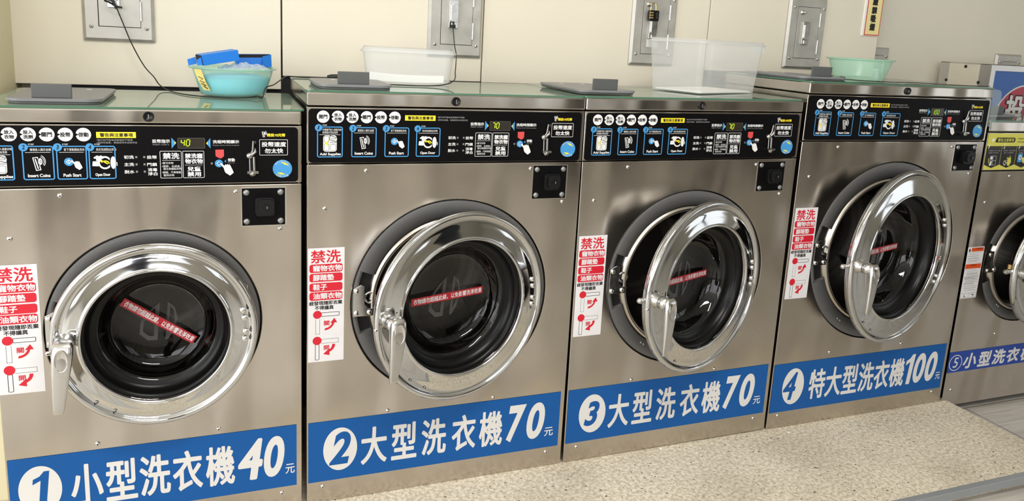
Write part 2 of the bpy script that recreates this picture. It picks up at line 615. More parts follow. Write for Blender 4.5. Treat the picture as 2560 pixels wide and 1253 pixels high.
        return self.add(v, [tuple(range(n - 1, -1, -1)), tuple(range(m - n, m))], mat)

    def build(self, name, parent=None, bevel=0.0, fix=False):
        me = bpy.data.meshes.new(name)
        me.from_pydata(self.v, [], self.f)
        for mt in self.mats:
            me.materials.append(mt)
        me.polygons.foreach_set('material_index', self.mi)
        me.polygons.foreach_set('use_smooth', self.sm)
        me.update()
        if fix:
            b = bmesh.new()
            b.from_mesh(me)
            bmesh.ops.remove_doubles(b, verts=b.verts, dist=1e-6)
            bmesh.ops.recalc_face_normals(b, faces=b.faces)
            b.to_mesh(me)
            b.free()
        o = bpy.data.objects.new(name, me)
        COL.objects.link(o)
        if parent:
            o.parent = parent
        if bevel:
            bm = o.modifiers.new('bevel', 'BEVEL')
            bm.width = bevel
            bm.segments = 3
            bm.limit_method = 'ANGLE'
        return o


def thing(name, label, cat, loc=(0, 0, 0), rot=(0, 0, 0), group=None):
    o = bpy.data.objects.new(name, None)
    o.empty_display_size = 0.05
    COL.objects.link(o)
    o.location = loc
    o.rotation_euler = rot
    return tag(o, label, cat, group)


def tag(o, label, cat, group=None):
    o['label'] = label
    o['category'] = cat
    if group:
        o['group'] = group
    return o


def struct(o):
    o['kind'] = 'structure'
    return o


def dup(o, parent, loc=None):
    c = o.copy()
    COL.objects.link(c)
    c.parent = parent
    if loc is not None:
        c.location = loc
    return c


def smooth_path(pts, n=6):
    """Catmull-Rom through the points"""
    P = [Vector(q) for q in pts]
    P = [P[0] * 2 - P[1]] + P + [P[-1] * 2 - P[-2]]
    out = []
    for i in range(1, len(P) - 2):
        for k in range(n):
            t = k / n
            a, b, c, d = P[i - 1], P[i], P[i + 1], P[i + 2]
            out.append(0.5 * ((2 * b) + (c - a) * t + (2 * a - 5 * b + 4 * c - d) * t * t + (3 * b - a - 3 * c + d) * t ** 3))
    out.append(P[-2])
    return out


# ------------------------------------------------------------------ the room
WY = 0.53          # face of the wall panels above the machines
FAR = 0.60         # wall beyond the end of the panelling
FZ = -0.045        # floor; the step the machines stand on is z = 0

struct(G().box(-4.2, 6.0, -5.0, 0.9, FZ - 0.1, FZ, 'woodtile').build('floor'))
struct(G().box(-4.2, 6.0, -5.0, 0.9, 2.75, 2.85, 'ceiling').build('ceiling'))
struct(G().box(-4.2, 6.0, FAR, FAR + 0.1, FZ, 2.75, 'far').build('wall_back'))
g = G()
g.box(5.9, 6.0, -5.0, -3.3, FZ, 2.75, 'roomwall')
g.box(5.9, 6.0, -1.3, FAR, FZ, 2.75, 'roomwall')
g.box(5.9, 6.0, -3.3, -1.3, FZ, 0.5, 'roomwall')
g.box(5.9, 6.0, -3.3, -1.3, 2.4, 2.75, 'roomwall')
g.box(5.9, 6.0, -2.34, -2.26, 0.5, 2.4, 'dark')  # opening and dark post added to put contrast into the chrome reflections
struct(g.build('wall_right'))
g = G()
for x0_, x1_ in ((-4.2, -2.4), (0.6, 1.5), (2.9, 3.4), (4.5, 5.9)):
    g.box(x0_, x1_, -4.6, -4.5, FZ, 2.75, 'roomwall')
g.box(-2.4, 0.6, -4.6, -4.5, FZ, 1.0, 'roomwall')
g.box(-2.4, 0.6, -4.6, -4.5, 2.5, 2.75, 'roomwall')
g.box(-0.95, -0.87, -4.6, -4.5, 1.0, 2.5, 'dark')
g.box(1.5, 2.9, -4.6, -4.5, FZ, 0.8, 'roomwall')
g.box(1.5, 2.9, -4.6, -4.5, 2.3, 2.75, 'roomwall')
g.box(2.17, 2.23, -4.6, -4.5, 0.8, 2.3, 'dark')  # right-hand opening and dark posts added for reflections in the chrome
g.box(3.4, 4.5, -4.6, -4.5, 2.2, 2.75, 'roomwall')
struct(g.build('wall_front'))
struct(G().box(3.4, 4.5, -4.58, -4.53, FZ, 2.2, 'rubber').build('reflection_panel'))  # unseen dark panel, added as a dark reflection for the chrome
# pier at the end of the row
struct(G().box(-1.3, -0.700, 0.235, FAR, FZ, 2.75, 'pier').build('wall_left'))
# dark block standing in for the shade of the service gap behind the machines
struct(G().box(-0.66, 2.262, WY + 0.012, FAR - 0.002, 0.0, 1.16, 'dark').build('wall_gap_shade'))


def wall_panel(x0, x1, z0, name='wall_panel'):
    o = G().box(x0, x1, WY, WY + 0.03, z0, 2.75, 'cream').build(name, bevel=0.002)
    return struct(o)


wall_panel(-0.703, -0.019, 1.043)
wall_panel(-0.014, 0.606, 1.083)
wall_panel(0.610, 1.462, 1.081)
wall_panel(1.466, 2.262, 1.149)

# the raised step with its metal nosing
g = G()
g.box(-1.3, 2.296, -0.437, 0.6, FZ, 0.0, 'terrazzo')
struct(g.build('floor_step'))
g = G()
g.box(-1.3, 2.300, -0.459, -0.437, -0.024, 0.0015, 'trimgrey')
struct(g.build('trim_1', bevel=0.002))
# unseen ceiling lamp, added to brighten the step from overhead
t = thing('ceiling_fill_lamp', 'long unseen ceiling lamp added to brighten the step in front of the machines', 'lamp', (0.3, -1.5, 2.75))
G().box(-0.62, 0.62, -0.16, 0.16, -0.025, 0.0, 'roomwall').build('lamp_housing', t)
G().box(-0.60, 0.60, -0.14, 0.14, -0.03, -0.0255, 'lamp').build('diffuser', t)

# ------------------------------------------------------------------ shared little meshes
_scr = G()
_scr.dome((0, 0, 0), 0.0056, 0.0042, 'screw')
_scr.cyl((0, -0.0044, 0), 0.0018, 0.001, 'dark', 8)
SCREW = _scr.build('screw')
SCREW_ME = SCREW.data
bpy.data.objects.remove(SCREW)
_scr = G()
_scr.dome((0, 0, 0), 0.0075, 0.005, 'screw_grey', 16)
o = _scr.build('screw')
PLATE_SCREW_ME = o.data
bpy.data.objects.remove(o)
_b = G()
_b.dome((0, 0, 0), 0.0036, 0.002, 'screw_grey', 12)
_b.cyl((0, -0.0021, 0), 0.0014, 0.0006, 'dark', 8)
o = _b.build('rivet')
RIVET_ME = o.data
bpy.data.objects.remove(o)
_b = G()
_b.lathe([(0.0070, 0), (0.0070, -0.002), (0.0058, -0.0042), (0.003, -0.0054), (0.00001, -0.0057)], (0, 0, 0), 'screw', 16)
o = _b.build('bolt')
BOLT_ME = o.data
bpy.data.objects.remove(o)


def inst(name, me, parent, loc):
    o = bpy.data.objects.new(name, me)
    COL.objects.link(o)
    o.parent = parent
    o.location = loc
    return o


# ------------------------------------------------------------------ pictograms of the control panels
def pict_hand(g, tx, tz, s, y, mat='white', edge=None):
    """hand with a stretched forefinger whose tip is at (tx, tz)"""
    P = [(0, 0), (0.09, 0.03), (0.40, -0.28), (0.46, -0.16), (0.52, -0.12), (0.58, -0.17), (0.60, -0.24), (0.65, -0.12), (0.72, -0.10), (0.78, -0.16),
         (0.80, -0.25), (0.85, -0.15), (0.92, -0.14), (0.97, -0.24), (1.22, -0.80), (1.28, -1.02), (0.92, -1.30), (0.52, -1.02), (0.42, -0.86), (0.36, -0.60), (0.30, -0.46), (-0.04, -0.06)]
    if edge:
        c = Vector((0.7, -0.6))
        g.poly([(tx + s * (c.x + (a - c.x) * 1.07), tz + s * (c.y + (b - c.y) * 1.07)) for a, b in P][::-1], y + 0.0001, edge)
    g.poly([(tx + s * a, tz + s * b) for a, b in P][::-1], y, mat)


def pict_tray(g, x0, x1, z0, z1, y):
    g.poly(rrect_pts(x0, x1, z0, z1, 0.006), y, 'white')
    m = x0 + (x1 - x0) * 0.47
    for a, b, c, d in ((0.06, 0.44, 0.05, 0.50), (0.52, 0.94, 0.05, 0.45), (0.06, 0.42, 0.57, 0.95), (0.52, 0.94, 0.52, 0.60)):
        g.frame(x0 + (x1 - x0) * a, x0 + (x1 - x0) * b, z0 + (z1 - z0) * c, z0 + (z1 - z0) * d, 0.003 if c < 0.4 else 0.001, 0.0007, y - 0.0002, 'black')
    # pouring packet
    W, H = x1 - x0, z1 - z0
    g.poly([(x0 + W * 0.44, z0 + H * 0.72), (x0 + W * 1.02, z0 + H * 0.60), (x0 + W * 1.06, z0 + H * 0.86), (x0 + W * 0.48, z0 + H * 1.02)], y - 0.0003, 'black')
    g.poly([(x0 + W * 0.49, z0 + H * 0.74), (x0 + W * 0.99, z0 + H * 0.64), (x0 + W * 1.02, z0 + H * 0.84), (x0 + W * 0.52, z0 + H * 0.97)], y - 0.0004, 'white')
    g.text('洗衣劑', x0 + W * 0.58, x0 + W * 0.95, z0 + H * 0.74, z0 + H * 0.86, y - 0.0005, 'black')
    g.poly([(x0 + W * 0.44, z0 + H * 0.76), (x0 + W * 0.26, z0 + H * 0.62), (x0 + W * 0.18, z0 + H * 0.48), (x0 + W * 0.30, z0 + H * 0.33), (x0 + W * 0.36, z0 + H * 0.36),
            (x0 + W * 0.32, z0 + H * 0.50), (x0 + W * 0.36, z0 + H * 0.62)], y - 0.0004, 'yellow')


def pict_coin(g, cx, cz, s, y, num=True):
    g.line([(cx - 0.75 * s, cz + 0.8 * s), (cx - 0.15 * s, cz + 0.88 * s), (cx + 0.2 * s, cz - 0.98 * s), (cx - 0.38 * s, cz - 1.08 * s)], 0.12 * s, y, 'white', True)
    g.line([(cx - 0.45 * s, cz + 0.6 * s), (cx - 0.12 * s, cz - 0.8 * s)], 0.16 * s, y, 'white')
    g.poly(ell_pts(cx + 0.16 * s, cz + 0.25 * s, 0.36 * s, 0.58 * s, 24), y - 0.0002, 'black')
    g.poly(ell_pts(cx + 0.18 * s, cz + 0.25 * s, 0.29 * s, 0.5 * s, 24), y - 0.0003, 'white')
    if num:
        g.text('10', cx - 0.0 * s, cx + 0.36 * s, cz + 0.0 * s, cz + 0.5 * s, y - 0.0004, 'black')
    for r in (0.72, 0.94):
        g.line([(cx + 0.1 * s + r * 0.8 * s * cos(a), cz + 0.25 * s + r * s * sin(a)) for a in [radians(q) for q in range(-40, 86, 14)]], 0.08 * s, y, 'white')


def pict_button(g, cx, cz, r, y):
    g.poly(ell_pts(cx, cz, r), y, 'blue')
    k = r * 0.52
    g.line([(cx - k, cz), (cx, cz - k), (cx + k, cz), (cx, cz + k)], r * 0.14, y - 0.0002, 'white', True)
    g.line([(cx + r * 0.02, cz - k * 0.6), (cx + r * 0.02, cz + k * 0.6)], r * 0.14, y - 0.0002, 'white')


def pict_open(g, x0, x1, z0, z1, y):
    W, H = x1 - x0, z1 - z0
    g.band(ell_pts(x0 + W * 0.50, z0 + H * 0.46, W * 0.27, H * 0.48), ell_pts(x0 + W * 0.50, z0 + H * 0.46, W * 0.20, H * 0.35), y, 'white')
    g.poly(ell_pts(x0 + W * 0.80, z0 + H * 0.46, W * 0.125, H * 0.50), y - 0.0001, 'black')
    g.poly(ell_pts(x0 + W * 0.83, z0 + H * 0.46, W * 0.11, H * 0.46), y - 0.0002, 'white')
    g.line([(x0 + W * 0.92, z0 + H * 0.46), (x0 + W * 0.98, z0 + H * 0.46), (x0 + W * 0.98, z0 + H * 0.24)], W * 0.03, y - 0.0002, 'white')
    T = [(0.05, 0.82), (0.18, 0.98), (0.24, 0.98), (0.28, 0.92), (0.32, 0.98), (0.38, 0.98), (0.48, 0.82), (0.42, 0.74), (0.38, 0.78), (0.37, 0.60), (0.16, 0.60), (0.16, 0.78), (0.11, 0.74)]
    g.poly([(x0 + W * a, z0 + H * b) for a, b in T][::-1], y - 0.0003, 'white')
    g.poly([(x0 + W * a, z0 + H * b) for a, b in ((0, 0.22), (0.25, 0.2), (0.27, 0.58), (0.02, 0.56))], y - 0.0003, 'white')
    g.line([(x0 + W * (0.52 - 0.15 * cos(a)), z0 + H * (0.38 + 0.2 * sin(a))) for a in [radians(q) for q in range(60, 176, 16)]][::-1] + [(x0 + W * 0.60, z0 + H * 0.38)], W * 0.05, y - 0.0003, 'yellow')
    g.poly([(x0 + W * 0.30, z0 + H * 0.56), (x0 + W * 0.40, z0 + H * 0.44), (x0 + W * 0.42, z0 + H * 0.66)], y - 0.0004, 'yellow')


SEG = {'0': 'abcdef', '1': 'bc', '4': 'bcfg', '7': 'abc'}


def seven(g, ch, x0, x1, z0, z1, y, mat, slant=0.12):
    W, H = x1 - x0, z1 - z0
    t = W * 0.24
    zm = (z0 + z1) / 2
    pts = {'a': ((x0 + t, z1), (x1 - t, z1)), 'g': ((x0 + t, zm), (x1 - t, zm)), 'd': ((x0 + t, z0), (x1 - t, z0)),
           'f': ((x0, z1 - t), (x0, zm + t * .6)), 'b': ((x1, z1 - t), (x1, zm + t * .6)), 'e': ((x0, zm - t * .6), (x0, z0 + t)), 'c': ((x1, zm - t * .6), (x1, z0 + t))}
    for s in SEG[ch]:
        g.line([(a + (b - z0) * slant, b) for a, b in pts[s]], t, y, mat)


def badge(g, cx, cz, rx, rz, y):
    g.poly(ell_pts(cx, cz, rx, rz), y, 'blue')
    for (a0, a1, k0, k1) in ((20, 110, 0.50, 0.72), (215, 300, 0.42, 0.66)):
        A = [radians(a0 + (a1 - a0) * i / 10) for i in range(11)]
        mid = [min(i, 10 - i) / 5 for i in range(11)]
        o_ = [(cx + rx * k1 * cos(a), cz + rz * k1 * sin(a)) for a in A]
        i_ = [(cx + rx * (k1 - (k1 - k0) * m) * cos(a), cz + rz * (k1 - (k1 - k0) * m) * sin(a)) for a, m in zip(A, mid)]
        g.poly(o_ + i_[::-1], y - 0.0002, 'yellow')

    def arc(txt, a0, a1, rad, h, mat, inv):
        n = len(txt)
        for i, ch in enumerate(txt):
            a = radians(a0 + (a1 - a0) * (i + 0.5) / n)
            px, pz = cx + rx * rad * cos(a), cz + rz * rad * sin(a)
            rot = a + pi / 2 if inv else a - pi / 2
            vs, fs = text_shape(ch, 0)
            mx = (min(q[0] for q in vs) + max(q[0] for q in vs)) / 2
            mz = 0.36
            g.add([(px + h * ((u - mx) * cos(rot) - (v - mz) * sin(rot)), y - 0.0003, pz + h * ((u - mx) * sin(rot) + (v - mz) * cos(rot))) for u, v in vs], fs, mat)

    arc('コインランドリー', 150, 30, 0.86, rx * 0.25, 'white', False)
    arc('co', 222, 248, 0.82, rx * 0.36, 'yellow', True)
    arc('king', 250, 312, 0.82, rx * 0.36, 'white', True)


def console_graphics(g, W, zb, zt, steps, amount, dim, y):
    """all the printing on the black control strip; W = machine width, zb = bottom of the black field"""
    S = 0.0003
    # round step signs
    for i, s in enumerate((('開門',), ('放入', '衣物'), ('投入', '洗劑'), ('關門',), ('投幣',), ('啓動',))):
        cx, cz = steps['circ'] + 0.0346 * i, zb + 0.112
        r = 0.0148
        if i == 0:
            g.poly(ell_pts(cx, cz, r), y - S, 'white')
        else:
            P = [(cx + r * cos(radians(a)), cz + r * sin(radians(a))) for a in range(-168, 169, 8)]
            g.poly(P + [(cx - r * 0.62, cz)], y - S, 'white')
        if len(s) == 1:
            g.text(s[0], cx - 0.0100, cx + 0.0100, cz - 0.0050, cz + 0.0050, y - 2 * S, 'inkblack', bold=0.00035)
        else:
            g.text(s[0], cx - 0.0088, cx + 0.0092, cz + 0.0005, cz + 0.0092, y - 2 * S, 'inkblack', bold=0.00030)
            g.text(s[1], cx - 0.0088, cx + 0.0092, cz - 0.0095, cz - 0.0008, y - 2 * S, 'inkblack', bold=0.00030)
    x = steps['yel']
    g.rect(x, x + 0.078, zb + 0.1048, zb + 0.1180, y - S, 'yellow')
    g.text('警告與注意事項', x + 0.007, x + 0.072, zb + 0.1070, zb + 0.1158, y - 2 * S, 'inkblack', bold=0.00025)
    tx = steps['tiny']
    g.text('•強行拉門易造成當機恕不賠償', tx[0], tx[0] + 0.071, zb + tx[1] - 0.0021, zb + tx[1] + 0.0021, y - S, 'grey')
    g.text('•洗劑勿過量，建議使用本店提供佳', tx[0], tx[0] + 0.080, zb + tx[2] - 0.0021, zb + tx[2] + 0.0021, y - S, 'grey')
    # four framed steps
    for i, (bx, bw) in enumerate(steps['box']):
        top = zb + (0.0885 if i == 0 else 0.0875)
        g.frame(bx, bx + bw, zb + 0.0135, top, 0.005, 0.0024, y - S, 'blue')
        g.poly(ell_pts(bx + 0.0035, top - 0.0030, 0.0086, 0.0086), y - 2 * S, 'blue')
        g.text('1234'[i], bx + 0.0008, bx + 0.0062, top - 0.0075, top + 0.0020, y - 3 * S, 'inkblack', bold=0.0003, shear=0.15)
        g.text('STEP', bx + 0.0125, bx + 0.0235, top + 0.0016, top + 0.0048, y - S, 'white')
        if i == 0:
            g.text('打開機門放入適量衣物', bx + 0.0125, bx + 0.0575, top - 0.0105, top - 0.0050, y - S, 'white')
            g.text('依照圖示添加洗劑', bx + 0.0125, bx + 0.0485, top - 0.0172, top - 0.0117, y - S, 'white')
            g.rect(bx + 0.0055, bx + bw - 0.006, top - 0.0202, top - 0.0194, y - S, 'white')
            pict_tray(g, bx + 0.0145, bx + 0.0465, zb + 0.0275, zb + 0.0670, y - S)
            g.text('Add Supplies', bx + 0.0065, bx + 0.0565, zb + 0.0165, zb + 0.0250, y - S, 'white', bold=0.0003)
        else:
            g.text((None, '慢慢投入顯示金額', '按下啓動開始洗衣', '洗衣完成取出衣物')[i], bx + 0.0150, bx + 0.0545, top - 0.0112, top - 0.0052, y - S, 'white')
            g.rect(bx + 0.0060, bx + bw - 0.006, top - 0.0146, top - 0.0138, y - S, 'white')
            cx = bx + bw / 2 + 0.0005
            if i == 1:
                pict_coin(g, cx + 0.0005, zb + 0.0500, 0.0145, y - S)
                g.text('Insert Coins', bx + 0.0085, bx + bw - 0.0085, zb + 0.0195, zb + 0.0268, y - S, 'white', bold=0.0003)
            elif i == 2:
                pict_button(g, cx - 0.0065, zb + 0.0525, 0.0090, y - S)
                pict_hand(g, cx - 0.0020, zb + 0.0560, 0.0165, y - 4 * S, edge='black')
                g.text('Push Start', bx + 0.0115, bx + bw - 0.0125, zb + 0.0195, zb + 0.0268, y - S, 'white', bold=0.0003)
            else:
                pict_open(g, bx + 0.0065, bx + 0.0560, zb + 0.0360, zb + 0.0665, y - S)
                g.text('Open Door', bx + 0.0115, bx + bw - 0.0120, zb + 0.0185, zb + 0.0268, y - S, 'white', bold=0.0003)
    # right-hand cluster, measured from the right edge of the machine
    R = W - 0.731
    g.text('投幣指示', R + 0.408, R + 0.4445, zb + 0.0935, zb + 0.1020, y - S, 'white', bold=0.0002)
    g.text('INSERT COIN S.', R + 0.409, R + 0.4430, zb + 0.0886, zb + 0.0914, y - S, 'grey')
    g.poly([(R + 0.4475, zb + 0.0810), (R + 0.4570, zb + 0.0940), (R + 0.4475, zb + 0.1060)], y - S, 'blue')
    g.poly([(R + 0.4540, zb + 0.0898), (R + 0.4570, zb + 0.0940), (R + 0.4540, zb + 0.0980)], y - 2 * S, 'yellow')
    g.poly([(R + 0.5290, zb + 0.0810), (R + 0.5290, zb + 0.1050), (R + 0.5200, zb + 0.0930)], y - S, 'blue')
    g.poly([(R + 0.5232, zb + 0.0890), (R + 0.5232, zb + 0.0972), (R + 0.5200, zb + 0.0930)], y - 2 * S, 'yellow')
    g.text('洗程時間顯示', R + 0.534, R + 0.5910, zb + 0.0925, zb + 0.1005, y - S, 'white', bold=0.0002)
    g.text('Display shows Cycle progress', R + 0.534, R + 0.5910, zb + 0.0866, zb + 0.0898, y - S, 'grey')
    for s, x0, x1, z in (('初洗', 0.350, 0.370, 0.0620), ('主洗', 0.350, 0.370, 0.0455), ('脫水', 0.350, 0.370, 0.0290), ('投幣', 0.396, 0.4165, 0.0615), ('門鎖', 0.396, 0.4165, 0.0450),
                         ('消毒', 0.397, 0.4165, 0.0330), ('淨白', 0.397, 0.4165, 0.0238)):
        g.text(s, R + x0, R + x1, zb + z - 0.0040, zb + z + 0.0040, y - S, 'white', bold=0.0002)
    # prohibitions
    g.frame(R + 0.4225, R + 0.4675, zb + 0.0130, zb + 0.0755, 0.0025, 0.0010, y - S, 'white')
    g.text('禁洗', R + 0.4285, R + 0.4630, zb + 0.0570, zb + 0.0715, y - S, 'white', bold=0.0005)
    g.rect(R + 0.4270, R + 0.4640, zb + 0.0538, zb + 0.0545, y - S, 'white')
    for s, x0, x1, z in (('•重污衣物', 0.4262, 0.4500, 0.0480), ('•塑膠、合成皮、', 0.4262, 0.4655, 0.0405), ('徽化學纖製衣物', 0.4290, 0.4660, 0.0345), ('•腳踏、汽車踏墊', 0.4262, 0.4655, 0.0265), ('寵物衣物', 0.4290, 0.4510, 0.0200)):
        g.text(s, R + x0, R + x1, zb + z - 0.0026, zb + z + 0.0026, y - S, 'white')
    g.frame(R + 0.4695, R + 0.5150, zb + 0.0130, zb + 0.0755, 0.0025, 0.0010, y - S, 'white')
    g.text('禁洗寵', R + 0.4745, R + 0.5120, zb + 0.0582, zb + 0.0700, y - S, 'white', bold=0.0004)
    g.text('物衣物', R + 0.4745, R + 0.5120, zb + 0.0458, zb + 0.0576, y - S, 'white', bold=0.0004)
    g.rect(R + 0.4740, R + 0.5110, zb + 0.0425, zb + 0.0431, y - S, 'white')
    g.text('兒童', R + 0.4785, R + 0.5075, zb + 0.0282, zb + 0.0395, y - S, 'white', bold=0.0004)
    g.text('禁用', R + 0.4785, R + 0.5075, zb + 0.0160, zb + 0.0273, y - S, 'white', bold=0.0004)
    # start
    g.poly([(R + 0.5580, zb + 0.0510), (R + 0.5618, zb + 0.0475), (R + 0.5618, zb + 0.0545)][::-1], y - S, 'blue')
    g.text('啓動', R + 0.5655, R + 0.5810, zb + 0.0500, zb + 0.0580, y - S, 'white', bold=0.0002)
    g.text('Start up', R + 0.5655, R + 0.5800, zb + 0.0455, zb + 0.0484, y - S, 'grey')
    g.poly([(R + 0.5395, zb + 0.0630), (R + 0.5480, zb + 0.0580), (R + 0.5520, zb + 0.0580), (R + 0.5575, zb + 0.0630), (R + 0.5575, zb + 0.0785), (R + 0.5392, zb + 0.0780)], y - S, 'redsoft')
    # coin corner
    pict_coin(g, R + 0.6465, zb + 0.1145, 0.0066, y - S, False)
    g.text('限投10元幣', R + 0.6530, R + 0.6940, zb + 0.1085, zb + 0.1162, y - S, 'yellow', bold=0.0003)
    g.frame(R + 0.6355, R + 0.6995, zb + 0.0645, zb + 0.1020, 0.0022, 0.0010, y - S, 'white')
    g.text('投幣速度', R + 0.6405, R + 0.6955, zb + 0.0845, zb + 0.0965, y - S, 'white', bold=0.0004)
    g.text('勿太快', R + 0.6470, R + 0.6890, zb + 0.0690, zb + 0.0810, y - S, 'white', bold=0.0004)
    badge(g, R + 0.687, zb + 0.032, 0.0220, 0.0215, y - S)


def sticker_art(g, x0, z1, y):
    """white no-washing notice with lever diagram; x0 = left edge, z1 = top edge"""
    S = 0.0003
    g.rect(x0, x0 + 0.0890, z1 - 0.300, z1, y, 'sticker')
    X = lambda v: x0 - 0.0025 + v
    Z = lambda v: z1 - 0.6990 + v
    g.text('禁洗', X(0.0090), X(0.0825), Z(0.6600), Z(0.6935), y - S, 'red', bold=0.0007)
    for zc, s, xe in ((0.6465, '寵物衣物', 0.0855), (0.6225, '腳踏墊', 0.0660), (0.5975, '鞋子', 0.0490), (0.5740, '油類衣物', 0.0855)):
        g.poly(rrect_pts(X(0.0060), X(0.0870), Z(zc - 0.0108), Z(zc + 0.0108), 0.006), y - S, 'red')
        g.text(s, X(0.0145), X(xe), Z(zc - 0.0080), Z(zc + 0.0085), y - 2 * S, 'sticker', bold=0.0005)
    g.text('經發現隨即丟棄', X(0.0055), X(0.0870), Z(0.5500), Z(0.5612), y - S, 'inkblack', bold=0.0003)
    g.text('不得議異', X(0.0190), X(0.0655), Z(0.5375), Z(0.5487), y - S, 'inkblack', bold=0.0003)
    # closed: lever level
    g.frame(X(0.0350), X(0.0800), Z(0.5195), Z(0.5305), 0.002, 0.0012, y - S, 'inkblack')
    g.poly(ell_pts(X(0.0255), Z(0.5255), 0.0105), y - 2 * S, 'red')
    g.dotted([(X(0.0215), Z(0.5130)), (X(0.0215), Z(0.4740)), (X(0.0315), Z(0.4740)), (X(0.0315), Z(0.5130))], 0.0009, 0.0018, 0.0016, y - S, 'inkblack')
    g.text('關', X(0.0415), X(0.0555), Z(0.4950), Z(0.5080), y - S, 'red', bold=0.0003)
    P = [(X(0.0430) + 0.0250 * sin(radians(a)), Z(0.5060) - 0.0235 * cos(radians(a))) for a in range(0, 82, 9)]
    Q = [(X(0.0450) + 0.0175 * sin(radians(a)), Z(0.5060) - 0.0175 * cos(radians(a))) for a in range(0, 82, 9)]
    g.poly(P + Q[::-1], y - S, 'red')
    g.poly([(X(0.0570), Z(0.5010)), (X(0.0745), Z(0.5020)), (X(0.0675), Z(0.5140))], y - S - 0.0001, 'red')
    # open: lever hanging
    g.dotted([(X(0.0360), Z(0.4480)), (X(0.0780), Z(0.4480)), (X(0.0780), Z(0.4590)), (X(0.0360), Z(0.4590))], 0.0009, 0.0018, 0.0016, y - S, 'inkblack')
    g.frame(X(0.0200), X(0.0305), Z(0.4040), Z(0.4460), 0.002, 0.0012, y - S, 'inkblack')
    g.poly(ell_pts(X(0.0250), Z(0.4560), 0.0110), y - 2 * S, 'red')
    g.text('開', X(0.0415), X(0.0550), Z(0.4290), Z(0.4420), y - S, 'red', bold=0.0003)
    P = [(X(0.0700), Z(0.4440))] + [(X(0.0460) + 0.0240 * cos(radians(a)), Z(0.4435) - 0.0220 * sin(radians(a))) for a in range(10, 76, 9)]
    Q = [(X(0.0625), Z(0.4440))] + [(X(0.0480) + 0.0145 * cos(radians(a)), Z(0.4435) - 0.0155 * sin(radians(a))) for a in range(10, 76, 9)]
    g.poly(P + Q[::-1], y - S, 'red')
    g.poly([(X(0.0400), Z(0.4190)), (X(0.0560), Z(0.4145)), (X(0.0560), Z(0.4335))], y - S - 0.0001, 'red')


def figure_one(g, x0, x1, z0, z1, y, mat):
    P = [(0.40, 0), (0.76, 0), (1.0, 1.0), (0.74, 1.0), (0.52, 0.87), (0.20, 0.80), (0.16, 0.65), (0.56, 0.75)]
    g.poly([(x0 + (x1 - x0) * a, z0 + (z1 - z0) * b) for a, b in P], y, mat)


def round_number(g, ch, cx, cz, rx, rz, y, disc, ink):
    g.poly(ell_pts(cx, cz, rx, rz, 56), y, disc)
    if ch == '1':
        figure_one(g, cx - rx * 0.50, cx + rx * 0.46, cz - rz * 0.74, cz + rz * 0.76, y - 0.0003, ink)
        return
    a, b, c, d = {'1': (0.36, 0.34, 0.70, 0.74), '2': (0.66, 0.62, 0.72, 0.80), '3': (0.60, 0.52, 0.64, 0.64), '4': (0.92, 0.30, 0.74, 0.78)}[ch]
    g.text(ch, cx - rx * a, cx + rx * b, cz - rz * c, cz + rz * d, y - 0.0003, ink, shear=0.25, off=0.0 if ch == '4' else 0.035, bold=0.0022 if ch == '4' else 0.0, n=14)


